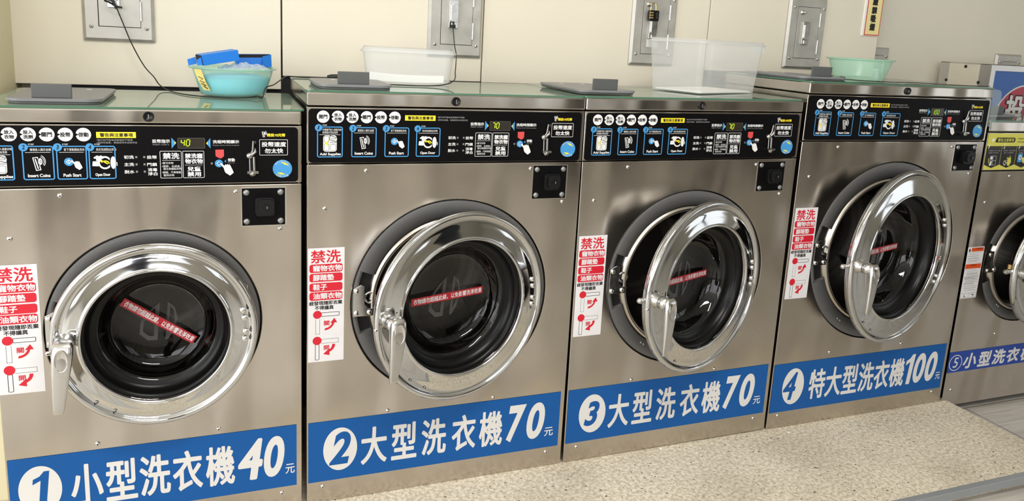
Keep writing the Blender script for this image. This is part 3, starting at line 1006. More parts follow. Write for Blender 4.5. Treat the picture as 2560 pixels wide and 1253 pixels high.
# ------------------------------------------------------------------ the washers
def washer(label, x0, z0, rot, W, panel, cz0, cz1, lz0, lz1, steps, amount, ring, door, banner, stk, depth=0.42, bolt_out=0.0, lock_x=None, dim=False, plate=None, bb=None, hub=0.865):
    """x0,z0 = lower left front corner; panel = top of the front sheet; cz0..cz1 = black control strip; lz0..lz1 = top cover;
    ring = (cx, cz, R); door = (cx, cy, cz, R, degrees); every position is local to the machine"""
    t = thing('washing_machine', label, 'washing machine', (x0, 0, z0), (0, rot, 0))
    # casing: open-fronted shell
    g = G()
    yb = depth
    g.box(0.004, 0.006, 0.012, yb, 0.004, lz0 - 0.003, 'steel')
    g.box(W - 0.006, W - 0.004, 0.012, yb, 0.004, lz0 - 0.003, 'steel')
    g.box(0.006, W - 0.006, yb - 0.002, yb, 0.004, lz0 - 0.003, 'dark')
    g.box(0.006, W - 0.006, 0.03, yb - 0.002, 0.004, 0.006, 'dark')
    g.box(0.006, W - 0.006, 0.03, yb - 0.002, panel + 0.010, panel + 0.012, 'dark')
    g.build('casing', t)
    # front sheet with the round opening
    cx, cz, R = ring
    N = 96
    hole = R + 0.003
    angs = sorted(set([2 * pi * k / N for k in range(N)] + [atan2(b - cz, a - cx) % (2 * pi) for a in (0, W) for b in (0.0, panel)]))
    outer = []
    for a in angs:
        dx, dz = cos(a), sin(a)
        s = min([q for q in (((W - cx) / dx) if dx > 1e-9 else 9, (-cx / dx) if dx < -1e-9 else 9, ((panel - cz) / dz) if dz > 1e-9 else 9, (-cz / dz) if dz < -1e-9 else 9)])
        outer.append((cx + dx * s, cz + dz * s))
    inner = [(cx + hole * cos(a), cz + hole * sin(a)) for a in angs]
    g = G()
    n = len(angs)
    vv = [(a, 0.0, b) for a, b in outer] + [(a, 0.0, b) for a, b in inner] + [(a, 0.014, b) for a, b in outer] + [(a, 0.014, b) for a, b in inner]
    ff = []
    for k in range(n):
        k2 = (k + 1) % n
        ff += [(k, k2, n + k2, n + k), (2 * n + k2, 2 * n + k, 3 * n + k, 3 * n + k2), (2 * n + k, 2 * n + k2, k2, k), (n + k, n + k2, 3 * n + k2, 3 * n + k)]
    g.add(vv, ff, 'steel')
    g.build('front_panel', t, bevel=0.0022, fix=True)
    # screws of the front sheet
    pz = panel
    for sx, sz in ((0.043, pz - 0.110), (0.143, pz - 0.017), (W - 0.149, pz - 0.017), (W - 0.050, pz - 0.110), (W * 0.288, banner[1] + 0.012), (W * 0.695, banner[1] + 0.012), (0.041, 0.046), (W - 0.050, 0.046)):
        inst('screw', SCREW_ME, t, (sx, 0, sz))
    # top cover
    g = G()
    g.box(0.0, W, -0.003, depth, lz0, lz1, 'steel_lid')
    lid = g.build('top_cover', t, bevel=0.004)
    lx = lock_x if lock_x is not None else W / 2
    g = G()
    g.lathe([(0.0115, 0), (0.0115, -0.004), (0.0095, -0.005), (0.0095, -0.004), (0.0001, -0.004)], (lx, -0.003, (lz0 + lz1) / 2), 'plastic_black', 24)
    g.box(lx - 0.001, lx + 0.001, -0.0078, -0.006, (lz0 + lz1) / 2 - 0.005, (lz0 + lz1) / 2 + 0.005, 'screw_grey')
    g.build('cover_lock', lid)
    # control strip
    g = G()
    g.box(0.0, W, 0.0, 0.016, panel + 0.003, lz0 - 0.003, 'steel_lid')
    con = g.build('control_panel', t, bevel=0.0015)
    g = G()
    yb_ = -0.0006
    g.poly(rrect_pts(0.004, W - 0.008, cz0, cz1, 0.009), yb_, 'black')
    console_graphics(g, W, cz0, cz1, steps, amount, dim, yb_)
    g.build('printed_overlay', con)
    Rr = W - 0.731
    g = G()
    g.poly(rrect_pts(Rr + 0.460, Rr + 0.5175, cz0 + 0.0808, cz0 + 0.1055, 0.002), -0.0012, 'display_rim')
    g.poly(rrect_pts(Rr + 0.4615, Rr + 0.516, cz0 + 0.0824, cz0 + 0.1040, 0.0015), -0.0015, 'display')
    if len(amount) == 2:
        for i, ch in enumerate(amount):
            seven(g, ch, Rr + 0.4665 + 0.0110 * i, Rr + 0.4735 + 0.0110 * i, cz0 + 0.0870, cz0 + 0.1015, -0.0019, 'led_dim' if dim else 'led')
    else:
        for i, ch in enumerate(amount):
            seven(g, ch, Rr + 0.4660 + 0.0110 * i, Rr + 0.4730 + 0.0110 * i, cz0 + 0.0860, cz0 + 0.1005, -0.0019, 'led_dim' if dim else 'led')
    g.build('display', con)
    g = G()
    g.cyl((Rr + 0.5463, -0.0026, cz0 + 0.0462), 0.0088, 0.002, 'blue', 28)
    k = 0.0046
    g.line([(Rr + 0.5463 - k, cz0 + 0.0462), (Rr + 0.5463, cz0 + 0.0462 - k), (Rr + 0.5463 + k, cz0 + 0.0462), (Rr + 0.5463, cz0 + 0.0462 + k)], 0.0011, -0.0029, 'white', True)
    pict_hand(g, Rr + 0.5490, cz0 + 0.0470, 0.0225, -0.0034, 'hand', 'black')
    g.build('start_button', con)
    for lx_, lz_ in ((0.375, 0.0620), (0.391, 0.0620), (0.375, 0.0455), (0.391, 0.0455), (0.375, 0.0290), (0.391, 0.0290), (0.531, 0.0462)):
        G().box(Rr + lx_ - 0.0021, Rr + lx_ + 0.0021, -0.002, 0.0, cz0 + lz_ - 0.0023, cz0 + lz_ + 0.0023, 'screw_grey').build('indicator_light', con, bevel=0.0004)
    # chrome coin chute
    g = G()
    bx, bz = Rr + 0.6135, cz0 + 0.0640
    g.tube([(bx + 0.0035, -0.006, bz + 0.002), (bx + 0.0120, -0.008, bz + 0.010), (bx + 0.0125, -0.010, bz + 0.036)], 0.0032, 'chute', 10, [0.004, 0.0038, 0.0030])
    g.tube([(bx + 0.0035, -0.004, bz + 0.006), (bx + 0.0068, -0.007, bz + 0.013), (bx + 0.0085, -0.010, bz + 0.036)], 0.0026, 'chute', 10)
    g.lathe([(0.0085, 0), (0.0085, -0.003), (0.0068, -0.0075), (0.003, -0.0095), (0.00001, -0.0098)], (bx, -0.001, bz), 'chute', 24)
    g.tube([(bx, -0.005, bz - 0.006), (bx + 0.0005, -0.006, bz - 0.036)], 0.0017, 'chute', 8)
    g.tube([(bx + 0.0095, -0.005, bz - 0.002), (bx + 0.0105, -0.006, bz - 0.036)], 0.0030, 'chute', 8)
    g.rect(bx + 0.002, bx + 0.008, bz - 0.036, bz - 0.006, -0.0022, 'dark')
    g.box(bx - 0.006, bx + 0.019, -0.016, 0.0, bz - 0.0405, bz - 0.0345, 'chute')
    g.lathe([(0.008, 0), (0.007, -0.004), (0.00001, -0.006)], (bx + 0.006, -0.011, bz - 0.0410), 'chute', 16)
    g.build('coin_chute', con)
    # lock plate at the upper right
    px = W - 0.1410 if plate is None else plate
    pz0, pz1 = panel - 0.0990, panel - 0.0090
    g = G()
    g.box(px - 0.002, px + 0.1005, -0.0012, 0.0, pz0 - 0.0015, pz1 + 0.0015, 'screw')
    g.box(px, px + 0.0975, -0.0024, -0.001, pz0, pz1, 'black')
    lp = g.build('lock_plate', t)
    g = G()
    zc = (pz0 + pz1) / 2
    g.prism(rrect_pts(px + 0.029, px + 0.073, zc - 0.020, zc + 0.024, 0.008), -0.016, -0.002, 'plastic_black')
    g.prism(rrect_pts(px + 0.036, px + 0.070, zc - 0.013, zc + 0.020, 0.007), -0.026, -0.016, 'plastic_black')
    g.cyl((px + 0.055, -0.0285, zc + 0.003), 0.0065, 0.003, 'plastic_black', 18)
    g.box(px + 0.054, px + 0.056, -0.0290, -0.0280, zc, zc + 0.006, 'screw_grey')
    g.build('lock_knob', lp, bevel=0.0025)
    for sx, sz in ((0.010, 0.010), (0.087, 0.010), (0.010, 0.080), (0.087, 0.080)):
        inst('plate_screw', PLATE_SCREW_ME, lp, (px + sx, -0.0022, pz0 + sz))
    # round surround, latch and drum
    ri = R * 0.80
    g = G()
    a0, a1 = radians(180 - 20), radians(180 + 18)
    g.lathe([(R, 0.012), (R, 0.003), (R - 0.003, 0.0015), (ri + 0.012, 0.0015), (ri + 0.010, 0.016)], (cx, 0, cz), 'ring', 84, a0=a1 - 2 * pi, a1=a0)
    g.lathe([(R, 0.016), (R, 0.003), (R - 0.012, 0.003), (R - 0.012, 0.016)], (cx, 0, cz), 'ring', 20, a0=a0, a1=a1)
    for a in (a0, a1):
        g.add([(cx + q * cos(a), y_, cz + q * sin(a)) for q, y_ in ((R - 0.003, 0.0015), (ri + 0.012, 0.0015), (ri + 0.012, 0.03), (R - 0.003, 0.03))], [(0, 1, 2, 3)], 'ring')
    g.lathe([(R + 0.002, 0.0165), (ri, 0.0165)], (cx, 0, cz), 'dark', 84)
    for da in (0.0, 0.05):
        g.dome((cx + (R - 0.028) * cos(radians(234) + da), 0.0015, cz + (R - 0.028) * sin(radians(234) + da)), 0.004, 0.003, 'screw_grey', 10)
    g.build('door_surround', t)
    g = G()
    g.lathe([(ri + 0.012, 0.0160), (ri + 0.004, -0.004), (ri - 0.004, -0.002), (ri - 0.010, 0.020), (ri - 0.012, 0.06)], (cx, 0, cz), 'ring_steel', 84)
    g.build('drum_mouth', t)
    g = G()
    rd = ri - 0.006
    yd = depth - 0.10
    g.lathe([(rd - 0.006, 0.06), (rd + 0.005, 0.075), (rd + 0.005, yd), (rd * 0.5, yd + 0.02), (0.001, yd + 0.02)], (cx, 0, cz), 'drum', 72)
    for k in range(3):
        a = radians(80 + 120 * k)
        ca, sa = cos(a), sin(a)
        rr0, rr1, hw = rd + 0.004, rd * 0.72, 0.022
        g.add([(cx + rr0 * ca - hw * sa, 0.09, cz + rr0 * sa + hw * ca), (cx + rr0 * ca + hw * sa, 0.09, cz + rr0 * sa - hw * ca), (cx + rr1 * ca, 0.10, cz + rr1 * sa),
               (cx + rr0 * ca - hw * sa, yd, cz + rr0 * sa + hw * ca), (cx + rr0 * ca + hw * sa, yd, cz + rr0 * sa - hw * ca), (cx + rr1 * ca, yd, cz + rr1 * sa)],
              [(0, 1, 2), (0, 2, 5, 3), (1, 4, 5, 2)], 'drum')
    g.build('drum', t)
    g = G()
    lx0 = cx - R + 0.002
    lzc = cz + 0.008
    P = [(lx0, -0.038), (lx0 + 0.054, -0.038), (lx0 + 0.056, -0.018), (lx0 + 0.040, -0.018), (lx0 + 0.030, -0.006), (lx0 + 0.030, 0.008), (lx0 + 0.036, 0.016), (lx0 + 0.029, 0.022), (lx0 + 0.029, 0.042), (lx0 + 0.020, 0.046), (lx0, 0.036)]
    g.prism([(a, lzc + b) for a, b in P], -0.004, 0.004, 'cast')
    lat = g.build('latch_plate', t, bevel=0.0008)
    g = G()
    g.lathe([(0.016, 0.0), (0.016, -0.008), (0.011, -0.008), (0.011, 0.0)], (lx0 + 0.044, 0.006, lzc + 0.010), 'cast', 20)
    g.box(lx0 + 0.034, lx0 + 0.054, -0.001, 0.010, lzc - 0.020, lzc + 0.002, 'plastic_black')
    g.build('latch_hook', lat)
    for a, b in ((0.008, 0.030), (0.008, -0.029), (0.042, -0.028)):
        inst('screw', BOLT_ME, lat, (lx0 + a, -0.004, lzc + b))
    # hinge knuckles at the right of the door
    dx, dy, dz, DR, deg = door
    th = radians(deg)
    hx, hy = dx + (DR - 0.016) * cos(th), dy + (DR - 0.016) * sin(th)
    for s in (-1, 1):
        g = G()
        zz = dz + s * DR * 0.36
        g.cyl((hx - 0.014, hy + 0.046, zz - 0.018), 0.0085, 0.036, 'chrome_worn', 18, 'z')
        g.box(hx - 0.022, hx - 0.004, min(hy + 0.046, 0.004), 0.012, zz - 0.012, zz + 0.012, 'chrome_worn')
        g.build('hinge', t, bevel=0.001)
    # the door swings about its right edge; its own frame sits at the centre of the front rim
    D = bpy.data.objects.new('door', None)
    COL.objects.link(D)
    D.parent = t
    D.location = (dx, dy, dz)
    D.rotation_euler = (0, 0, th)
    q = DR / 0.256
    rin = DR * 0.712
    g = G()
    prof = [(DR - 0.018, 0.022), (DR - 0.008, 0.021), (DR - 0.0055, 0.018), (DR - 0.005, 0.015), (DR - 0.003, 0.013), (DR - 0.0005, 0.008), (DR, 0.003), (DR - 0.0015, -0.0025), (DR - 0.005, -0.0060), (DR - 0.009, -0.0070),
            (DR - 0.013, -0.0058), (DR - 0.0155, -0.0028), (DR - 0.0175, 0.0002), (DR - 0.0200, 0.0010), ((DR + rin) / 2 + 0.004, -0.0022), ((DR + rin) / 2 - 0.008, -0.0046), (rin + 0.010, -0.0062), (rin + 0.0075, -0.0070),
            (rin + 0.0060, -0.0090), (rin + 0.0030, -0.0102), (rin + 0.0004, -0.0088), (rin - 0.0010, -0.0050), (rin - 0.0015, 0.0020)]
    g.lathe(prof, (0, 0, 0), 'chrome', 112)
    dr = g.build('door_ring', D)
    # drips and small rivets on the lower face
    for a in (228, 241):
        inst('rivet', RIVET_ME, dr, ((DR + rin) / 2 * 1.045 * cos(radians(a)), -0.0026, (DR + rin) / 2 * 1.045 * sin(radians(a))))
    for zz in ((0.046, 0.027, -0.007, -0.025) if DR < 0.28 else (0.108, 0.088, -0.092, -0.112)):
        rb = (DR + rin) / 2 + 0.003
        inst('bolt', BOLT_ME, dr, (sqrt(rb * rb - zz * zz), -0.0036, zz))
    g = G()
    rg = DR * 0.590
    g.lathe([(DR - 0.017, 0.0222), (rin + 0.012, 0.0260), (rin - 0.0012, 0.0015), (rin - 0.005, 0.024), (rin - 0.010, 0.034), (rg + 0.008, 0.044), (rg + 0.002, 0.043), (rg - 0.002, 0.050)], (0, 0, 0), 'rubber', 96)
    g.lathe([(DR - 0.017, 0.0222), (rin + 0.012, 0.0262), (rin + 0.008, 0.050), (rg + 0.012, 0.058), (rg - 0.002, 0.050)], (0, 0, 0), 'rubber', 96)
    g.build('gasket', D)
    g = G()
    gl_p = [(rg, 0.044), (rg - 0.004, 0.047), (rg - 0.010, 0.058), (rg - 0.016, 0.074), (rg - 0.026, 0.086), (rg - 0.045, 0.092), (rg * 0.5, 0.096), (0.001, 0.097)]
    g.lathe(gl_p, (0, 0, 0), 'glass_door', 96)
    bowl = g.build('door_glass', D)
    g = G()
    for s in (-1, 1):
        P = [(s * 0.007 + 0.002, -0.043), (s * 0.007 + 0.009, 0.043), (s * 0.020 + 0.008, 0.030), (s * 0.033, 0.003), (s * 0.030 - 0.006, -0.026), (s * 0.018 - 0.004, -0.042)]
        I = [(s * 0.013 + 0.002, -0.033), (s * 0.013 + 0.007, 0.033), (s * 0.020 + 0.006, 0.022), (s * 0.027, 0.002), (s * 0.025 - 0.005, -0.020), (s * 0.017 - 0.003, -0.032)]
        P, I = [(1.45 * a_, 1.3 * b_) for a_, b_ in P], [(1.45 * a_, 1.3 * b_) for a_, b_ in I]
        n_ = len(P)
        g.add([(a * q, 0.0945, b * q) for a, b in P] + [(a * q, 0.0945, b * q) for a, b in I], [(k, (k + 1) % n_, n_ + (k + 1) % n_, n_ + k) for k in range(n_)], 'etch')
    g.build('etched_mark', bowl)
    # red line-of-load strip stuck across the glass
    L2, h2 = (0.094 if DR < 0.23 else 0.110), 0.0105
    g = G()
    ang = banner[2]
    g.xf = Matrix.Rotation(radians(ang), 4, 'Y') @ Matrix.Identity(4)
    g.rect(-L2, L2, -h2, h2, 0.0, 'strip')
    g.text('衣物請勿超越此線，以免影響洗淨效果', -L2 + 0.006, L2 - 0.003, -h2 + 0.003, h2 - 0.003, -0.0004, 'sticker', bold=0.0002)
    g.xf = None
    ws = g.build('warning_strip', bowl)
    ws.location = (0.0, 0.0815, 0.004)
    # lever handle
    hxl = -DR * hub
    g = G()
    g.lathe([(0.0235, 0.004), (0.0225, -0.003), (0.0185, -0.008), (0.0175, -0.020), (0.0168, -0.0215), (0.0178, -0.0230), (0.0178, -0.046), (0.00001, -0.050)], (hxl, 0, 0.004), 'cast', 32)
    sec = [(0.0225, 0.0090, -0.0400, 0.0080), (0.0205, 0.0150, -0.0430, 0.0105), (0.0120, 0.0195, -0.0470, 0.0120), (-0.005, 0.0205, -0.0500, 0.0120), (-0.025, 0.0198, -0.0530, 0.0108), (-0.050, 0.0178, -0.0555, 0.0090),
           (-0.080, 0.0152, -0.0570, 0.0072), (-0.108, 0.0126, -0.0575, 0.0058), (-0.128, 0.0106, -0.0575, 0.0048), (-0.134, 0.0092, -0.0575, 0.0040), (-0.1355, 0.0070, -0.0575, 0.0030)]
    v, f = [], []
    K = 22
    for i, (zz, hw, yy, ht) in enumerate(sec):
        sh = zz * 0.10
        for k in range(K):
            a = 2 * pi * k / K
            ca, sa = cos(a), sin(a)
            v.append((hxl + sh + 0.004 + hw * math.copysign(abs(ca) ** 0.42, ca), yy + ht * math.copysign(abs(sa) ** 0.55, sa), zz))
    for i in range(len(sec) - 1):
        for k in range(K):
            f.append((i * K + k, i * K + (k + 1) % K, (i + 1) * K + (k + 1) % K, (i + 1) * K + k))
    f += [tuple(range(K)), tuple(range(len(v) - 1, len(v) - K - 1, -1))]
    g.add(v, f, 'cast', True)
    hd = g.build('handle', D, fix=True)
    g = G()
    g.lathe([(1.0, 0.0), (0.92, 0.0016), (0.6, 0.0026), (0.001, 0.0030)], (0, 0, 0), 'chrome_worn', 28)
    g.v = [(x * 0.0125 + hxl + 0.0025, y - 0.0650 + 0.0030 * 0.0 + abs(z) * 0.0, z * 0.0250 - 0.012) for x, y, z in g.v]
    g.build('thumb_recess', hd)
    for a, b in ((0.018, 0.017), (-0.024, -0.014)):
        inst('screw', SCREW_ME, hd, (hxl + a * 1.25, -0.002, b * 1.2))
    g = G()
    g.cyl((-DR - bolt_out + 0.004, 0.016, 0.004), 0.0065, DR + bolt_out + hxl - 0.004, 'cast', 16, 'x')
    g.lathe([(0.0001, -0.010), (0.006, -0.008), (0.009, 0.0), (0.006, 0.004), (0.006, 0.012)], (-DR - bolt_out + 0.006, 0.016, 0.004), 'cast', 16, 'x')
    g.build('latch_bolt', D)
    # notice
    g = G()
    sticker_art(g, stk[0], stk[1], -0.0008)
    s_ = g.build('notice_sticker', t)
    # price band
    g = G()
    b0, b1 = bb if bb else (0.061, 0.2315)
    g.rect(0.004, W - 0.013, b0, b1, -0.0008, 'banner')
    num, name, price = banner[0]
    y2 = -0.0012
    zt, zl = b0 + 0.137, b0 + 0.033
    if len(name) == 5:
        k_ = (W - 0.731)
        if k_ < -0.02:      # the narrow machine
            round_number(g, num, 0.0655, b0 + 0.0875, 0.0440, 0.0600, y2, 'lettering', 'banner')
            xs = [0.127, 0.200, 0.273, 0.346, 0.421]
            cw = 0.068
            px_ = [(0.496, 0.556), (0.558, 0.609)]
            yx = (0.611, 0.634)
        else:
            round_number(g, num, 0.0860, b0 + 0.0870, 0.0440, 0.0610, y2, 'lettering', 'banner')
            xs = [0.140, 0.222, 0.305, 0.391, 0.471]
            cw = 0.070
            px_ = [(0.553, 0.612), (0.615, 0.671)]
            yx = (0.672, 0.700)
    else:
        round_number(g, num, 0.0895, b0 + 0.0870, 0.0440, 0.0640, y2, 'lettering', 'banner')
        xs = [0.156, 0.227, 0.299, 0.371, 0.441, 0.512]
        cw = 0.068
        px_ = [(0.583, 0.620), (0.624, 0.678), (0.681, 0.735)]
        yx = (0.736, 0.759)
    for i, ch in enumerate(name):
        g.text(ch, xs[i], xs[i] + cw, zl - 0.002, zt + 0.001, y2, 'lettering', bold=0.0020, n=14)
    for i, ch in enumerate(price):
        if ch == '1':
            figure_one(g, px_[i][0] - 0.008, px_[i][1] + 0.004, zl, zt + 0.009, y2, 'lettering')
            continue
        g.text(ch, px_[i][0], px_[i][1], zl + 0.0, zt + 0.009, y2, 'lettering', shear=0.18, off=0.0 if ch == '4' else 0.035, bold=0.0036 if ch == '4' else 0.0, n=16)
    g.text('元', yx[0], yx[1], zl + 0.003, zl + 0.030, y2, 'lettering', bold=0.0004)
    g.build('price_banner', t)
    return t


GRP = 'coin washing machines in a row'
STEP_M = {'circ': 0.0382, 'yel': 0.2370, 'tiny': (0.320, 0.1140, 0.1070), 'box': ((0.0240, 0.0610), (0.1055, 0.0615), (0.1870, 0.0615), (0.2665, 0.0625))}
STEP_S = {'circ': 0.0215, 'yel': 0.2190, 'tiny': (0.2190, 0.1003, 0.0945), 'box': ((0.0020, 0.0600), (0.0770, 0.0590), (0.1405, 0.0585), (0.2020, 0.0530))}
STEP_L = {'circ': 0.0510, 'yel': 0.2510, 'tiny': (0.334, 0.1140, 0.1070), 'box': ((0.0380, 0.0610), (0.1265, 0.0615), (0.2170, 0.0615), (0.3070, 0.0740))}

washer('narrow stainless washing machine with closed round door, blue banner numbered 1 and price 40', -0.665, 0.0, 0.0, 0.652, 0.862, 0.867, 0.998, 1.004, 1.036,
       STEP_S, '40', (0.325, 0.528, 0.229), (0.330, -0.062, 0.528, 0.216, 1.6), (('1', '小型洗衣機', '40'), 0.236, 36), (0.0010, 0.694), lock_x=0.324, bolt_out=-0.012, bb=(0.063, 0.2335), plate=0.652 - 0.136)
washer('stainless washing machine numbered 2 with door barely ajar, between machines 1 and 3', -0.001, 0.0, 0.0, 0.731, 0.908, 0.912, 1.043, 1.050, 1.083,
       STEP_M, '70', (0.378, 0.543, 0.266), (0.389, -0.068, 0.541, 0.253, 14.4), (('2', '大型洗衣機', '70'), 0.228, -1), (0.0030, 0.699), lock_x=0.366, bolt_out=-0.012)
washer('stainless washing machine numbered 3 with door half open, tall clear tub on top', 0.739, 0.0, -0.0065, 0.731, 0.908, 0.912, 1.043, 1.050, 1.083,
       STEP_M, '70', (0.374, 0.549, 0.266), (0.376, -0.093, 0.549, 0.256, 17.9), (('3', '大型洗衣機', '70'), 0.228, -1), (0.0050, 0.697), lock_x=0.366, dim=False, bolt_out=0.012)
washer('largest and tallest stainless washing machine, blue banner numbered 4 and price 100', 1.4780, 0.0, 0.0, 0.782, 0.9645, 0.9695, 1.1060, 1.112, 1.145,
       STEP_L, '100', (0.403, 0.592, 0.303), (0.405, -0.071, 0.592, 0.290, 13.0), (('4', '特大型洗衣機', '100'), 0.240, -2), (0.0070, 0.7545), lock_x=0.394, dim=True, bolt_out=0.018, plate=0.782 - 0.134, bb=(0.058, 0.2295))


# ------------------------------------------------------------------ washer 5, cut by the frame, with its own yellow control panel
def washer_five():
    W = 0.652
    t = thing('washing_machine', 'stainless washing machine numbered 5 with yellow control panel, beyond the tallest machine', 'washing machine', (2.2705, 0, -0.022))
    Z = 0.022
    panel, lz0, lz1, depth = 0.860 + Z, 0.999 + Z, 1.034 + Z, 0.30
    g = G()
    g.box(0.004, 0.006, 0.012, depth, 0.004, lz0 - 0.003, 'steel')
    g.box(W - 0.006, W - 0.004, 0.012, depth, 0.004, lz0 - 0.003, 'steel')
    g.box(0.006, W - 0.006, depth - 0.002, depth, 0.004, lz0 - 0.003, 'dark')
    g.box(0.006, W - 0.006, 0.03, depth - 0.002, 0.004, 0.006, 'dark')
    g.box(0.006, W - 0.006, 0.03, depth - 0.002, panel + 0.010, panel + 0.012, 'dark')
    g.build('casing', t)
    g = G()
    for x in (0.05, W - 0.08):
        for y in (0.05, depth - 0.08):
            g.cyl((x, y, -0.023), 0.016, 0.028, 'plastic_black', 14, 'z')
    g.build('feet_set', t).name = 'foot'
    cx, cz, R = 0.325, 0.518 + Z, 0.229
    N = 96
    hole = R + 0.003
    angs = sorted(set([2 * pi * k / N for k in range(N)] + [atan2(b - cz, a - cx) % (2 * pi) for a in (0, W) for b in (0.0, panel)]))
    outer = []
    for a in angs:
        dx, dz = cos(a), sin(a)
        s = min([((W - cx) / dx) if dx > 1e-9 else 9, (-cx / dx) if dx < -1e-9 else 9, ((panel - cz) / dz) if dz > 1e-9 else 9, (-cz / dz) if dz < -1e-9 else 9])
        outer.append((cx + dx * s, 0.0, cz + dz * s))
    n = len(angs)
    g = G()
    g.add(outer + [(cx + hole * cos(a), 0.0, cz + hole * sin(a)) for a in angs] + [(cx + hole * cos(a), 0.014, cz + hole * sin(a)) for a in angs],
          [(k, (k + 1) % n, n + (k + 1) % n, n + k) for k in range(n)] + [(n + k, n + (k + 1) % n, 2 * n + (k + 1) % n, 2 * n + k) for k in range(n)], 'steel')
    g.build('front_panel', t, bevel=0.0022, fix=True)
    for sx, sz in ((0.042, 0.750), (0.142, 0.842), (0.215, 0.245), (0.037, 0.041)):
        inst('screw', SCREW_ME, t, (sx, 0, sz + Z))
    lid = G().box(0, W, -0.003, depth, lz0, lz1, 'steel_lid').build('top_cover', t, bevel=0.004)
    con = G().box(0, W, 0.0, 0.016, panel + 0.003, lz0 - 0.003, 'steel_lid').build('control_panel', t, bevel=0.0015)
    g = G()
    y = -0.0006
    S = 0.0003
    zb = 0.866 + Z
    g.poly(rrect_pts(0.003, W - 0.004, zb, zb + 0.127, 0.006), y, 'lime')
    g.poly([(0.040, zb + 0.0990), (0.046, zb + 0.0960), (0.134, zb + 0.0960), (0.138, zb + 0.1005), (0.138, zb + 0.1085), (0.134, zb + 0.1130), (0.047, zb + 0.1130)], y - S, 'inkblack')
    g.text('警告/注意事項', 0.052, 0.131, zb + 0.0985, zb + 0.1105, y - 2 * S, 'lime', bold=0.0002, shear=0.1)
    g.poly(ell_pts(0.030, zb + 0.1045, 0.0060), y - S, 'white')
    g.text('•門鎖時勿強拉', 0.148, 0.200, zb + 0.1060, zb + 0.1120, y - S, 'inkblack')
    g.text('•洗劑勿過量', 0.148, 0.192, zb + 0.0950, zb + 0.1010, y - S, 'inkblack')
    for i in range(4):
        bx = 0.0050 + 0.0745 * i
        g.poly([(bx, zb + 0.0180), (bx + 0.0365, zb + 0.0060), (bx + 0.073, zb + 0.0180), (bx + 0.073, zb + 0.0830), (bx, zb + 0.0830)], y - S, 'inkblack')
        g.rect(bx + 0.016, bx + 0.073, zb + 0.0770, zb + 0.0775, y - 2 * S, 'grey')
        g.text('1234'[i], bx + 0.0060, bx + 0.0140, zb + 0.0745, zb + 0.0905, y - 2 * S, 'white', bold=0.0005, shear=0.15)
        g.text(('打開機門 放入適量', '慢慢投入 顯示金額', '按下啓動 開始', '完成 取出')[i], bx + 0.008, bx + 0.068, zb + 0.0650, zb + 0.0705, y - 2 * S, 'grey')
        g.text(('依照圖示 添加洗劑', '投入硬幣', '洗衣', '衣物')[i], bx + 0.012, bx + 0.060, zb + 0.0570, zb + 0.0625, y - 2 * S, 'grey')
    # drawer, hand with coin, hand on button
    g.frame(0.028, 0.059, zb + 0.016, zb + 0.049, 0.003, 0.0010, y - 2 * S, 'white')
    g.rect(0.043, 0.044, zb + 0.016, zb + 0.049, y - 2 * S, 'white')
    g.rect(0.028, 0.059, zb + 0.032, zb + 0.033, y - 2 * S, 'white')
    g.poly(rrect_pts(0.030, 0.041, zb + 0.036, zb + 0.047, 0.004), y - 3 * S, 'white')
    g.poly([(0.028, zb + 0.014), (0.037, zb + 0.016), (0.041, zb + 0.030), (0.033, zb + 0.030)], y - 3 * S, 'white')
    g.line([(0.021, zb + 0.040), (0.022, zb + 0.028), (0.028, zb + 0.024)], 0.0024, y - 3 * S, 'lime')
    hand = [(0.000, 0.004), (0.010, 0.000), (0.018, 0.014), (0.014, 0.030), (0.006, 0.040), (0.009, 0.028), (-0.001, 0.032), (-0.008, 0.028), (0.004, 0.025), (-0.008, 0.022), (0.002, 0.018), (-0.010, 0.012), (-0.002, 0.012)]
    g.poly([(0.117 + a, zb + 0.012 + b) for a, b in hand], y - 2 * S, 'lime')
    g.band(ell_pts(0.104, zb + 0.024, 0.006, 0.009, 20), ell_pts(0.104, zb + 0.024, 0.004, 0.006, 20), y - 2 * S, 'white')
    g.rect(0.166, 0.188, zb + 0.026, zb + 0.056, y - 2 * S, 'blue')
    g.poly(ell_pts(0.177, zb + 0.042, 0.0085), y - 3 * S, 'lettering')
    g.poly(ell_pts(0.177, zb + 0.042, 0.0040), y - 4 * S, 'blue')
    pict_hand(g, 0.180, zb + 0.046, 0.019, y - 5 * S, 'lime')
    g.build('printed_overlay', con)
    # surround, mouth, drum
    ri = R * 0.80
    g = G()
    g.lathe([(R, 0.012), (R, 0.003), (R - 0.003, 0.0015), (ri + 0.012, 0.0015), (ri + 0.010, 0.016)], (cx, 0, cz), 'ring', 84, a0=radians(198 - 360), a1=radians(160))
    g.lathe([(R + 0.002, 0.0165), (ri, 0.0165)], (cx, 0, cz), 'dark', 84)
    for da in (0.0, 0.06):
        g.dome((cx + (R - 0.026) * cos(radians(232) + da), 0.0015, cz + (R - 0.026) * sin(radians(232) + da)), 0.004, 0.003, 'screw_grey', 10)
    g.build('door_surround', t)
    G().lathe([(ri + 0.012, 0.0160), (ri + 0.004, -0.004), (ri - 0.004, -0.002), (ri - 0.012, 0.06)], (cx, 0, cz), 'ring_steel', 84).build('drum_mouth', t)
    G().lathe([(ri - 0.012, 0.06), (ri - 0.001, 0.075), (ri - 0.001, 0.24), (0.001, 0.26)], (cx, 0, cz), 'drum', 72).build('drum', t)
    g = G()
    lx0, lzc = cx - R + 0.006, cz + 0.008
    P = [(lx0, -0.038), (lx0 + 0.050, -0.038), (lx0 + 0.050, -0.018), (lx0 + 0.034, -0.010), (lx0 + 0.030, 0.012), (lx0 + 0.029, 0.042), (lx0 + 0.004, 0.042)]
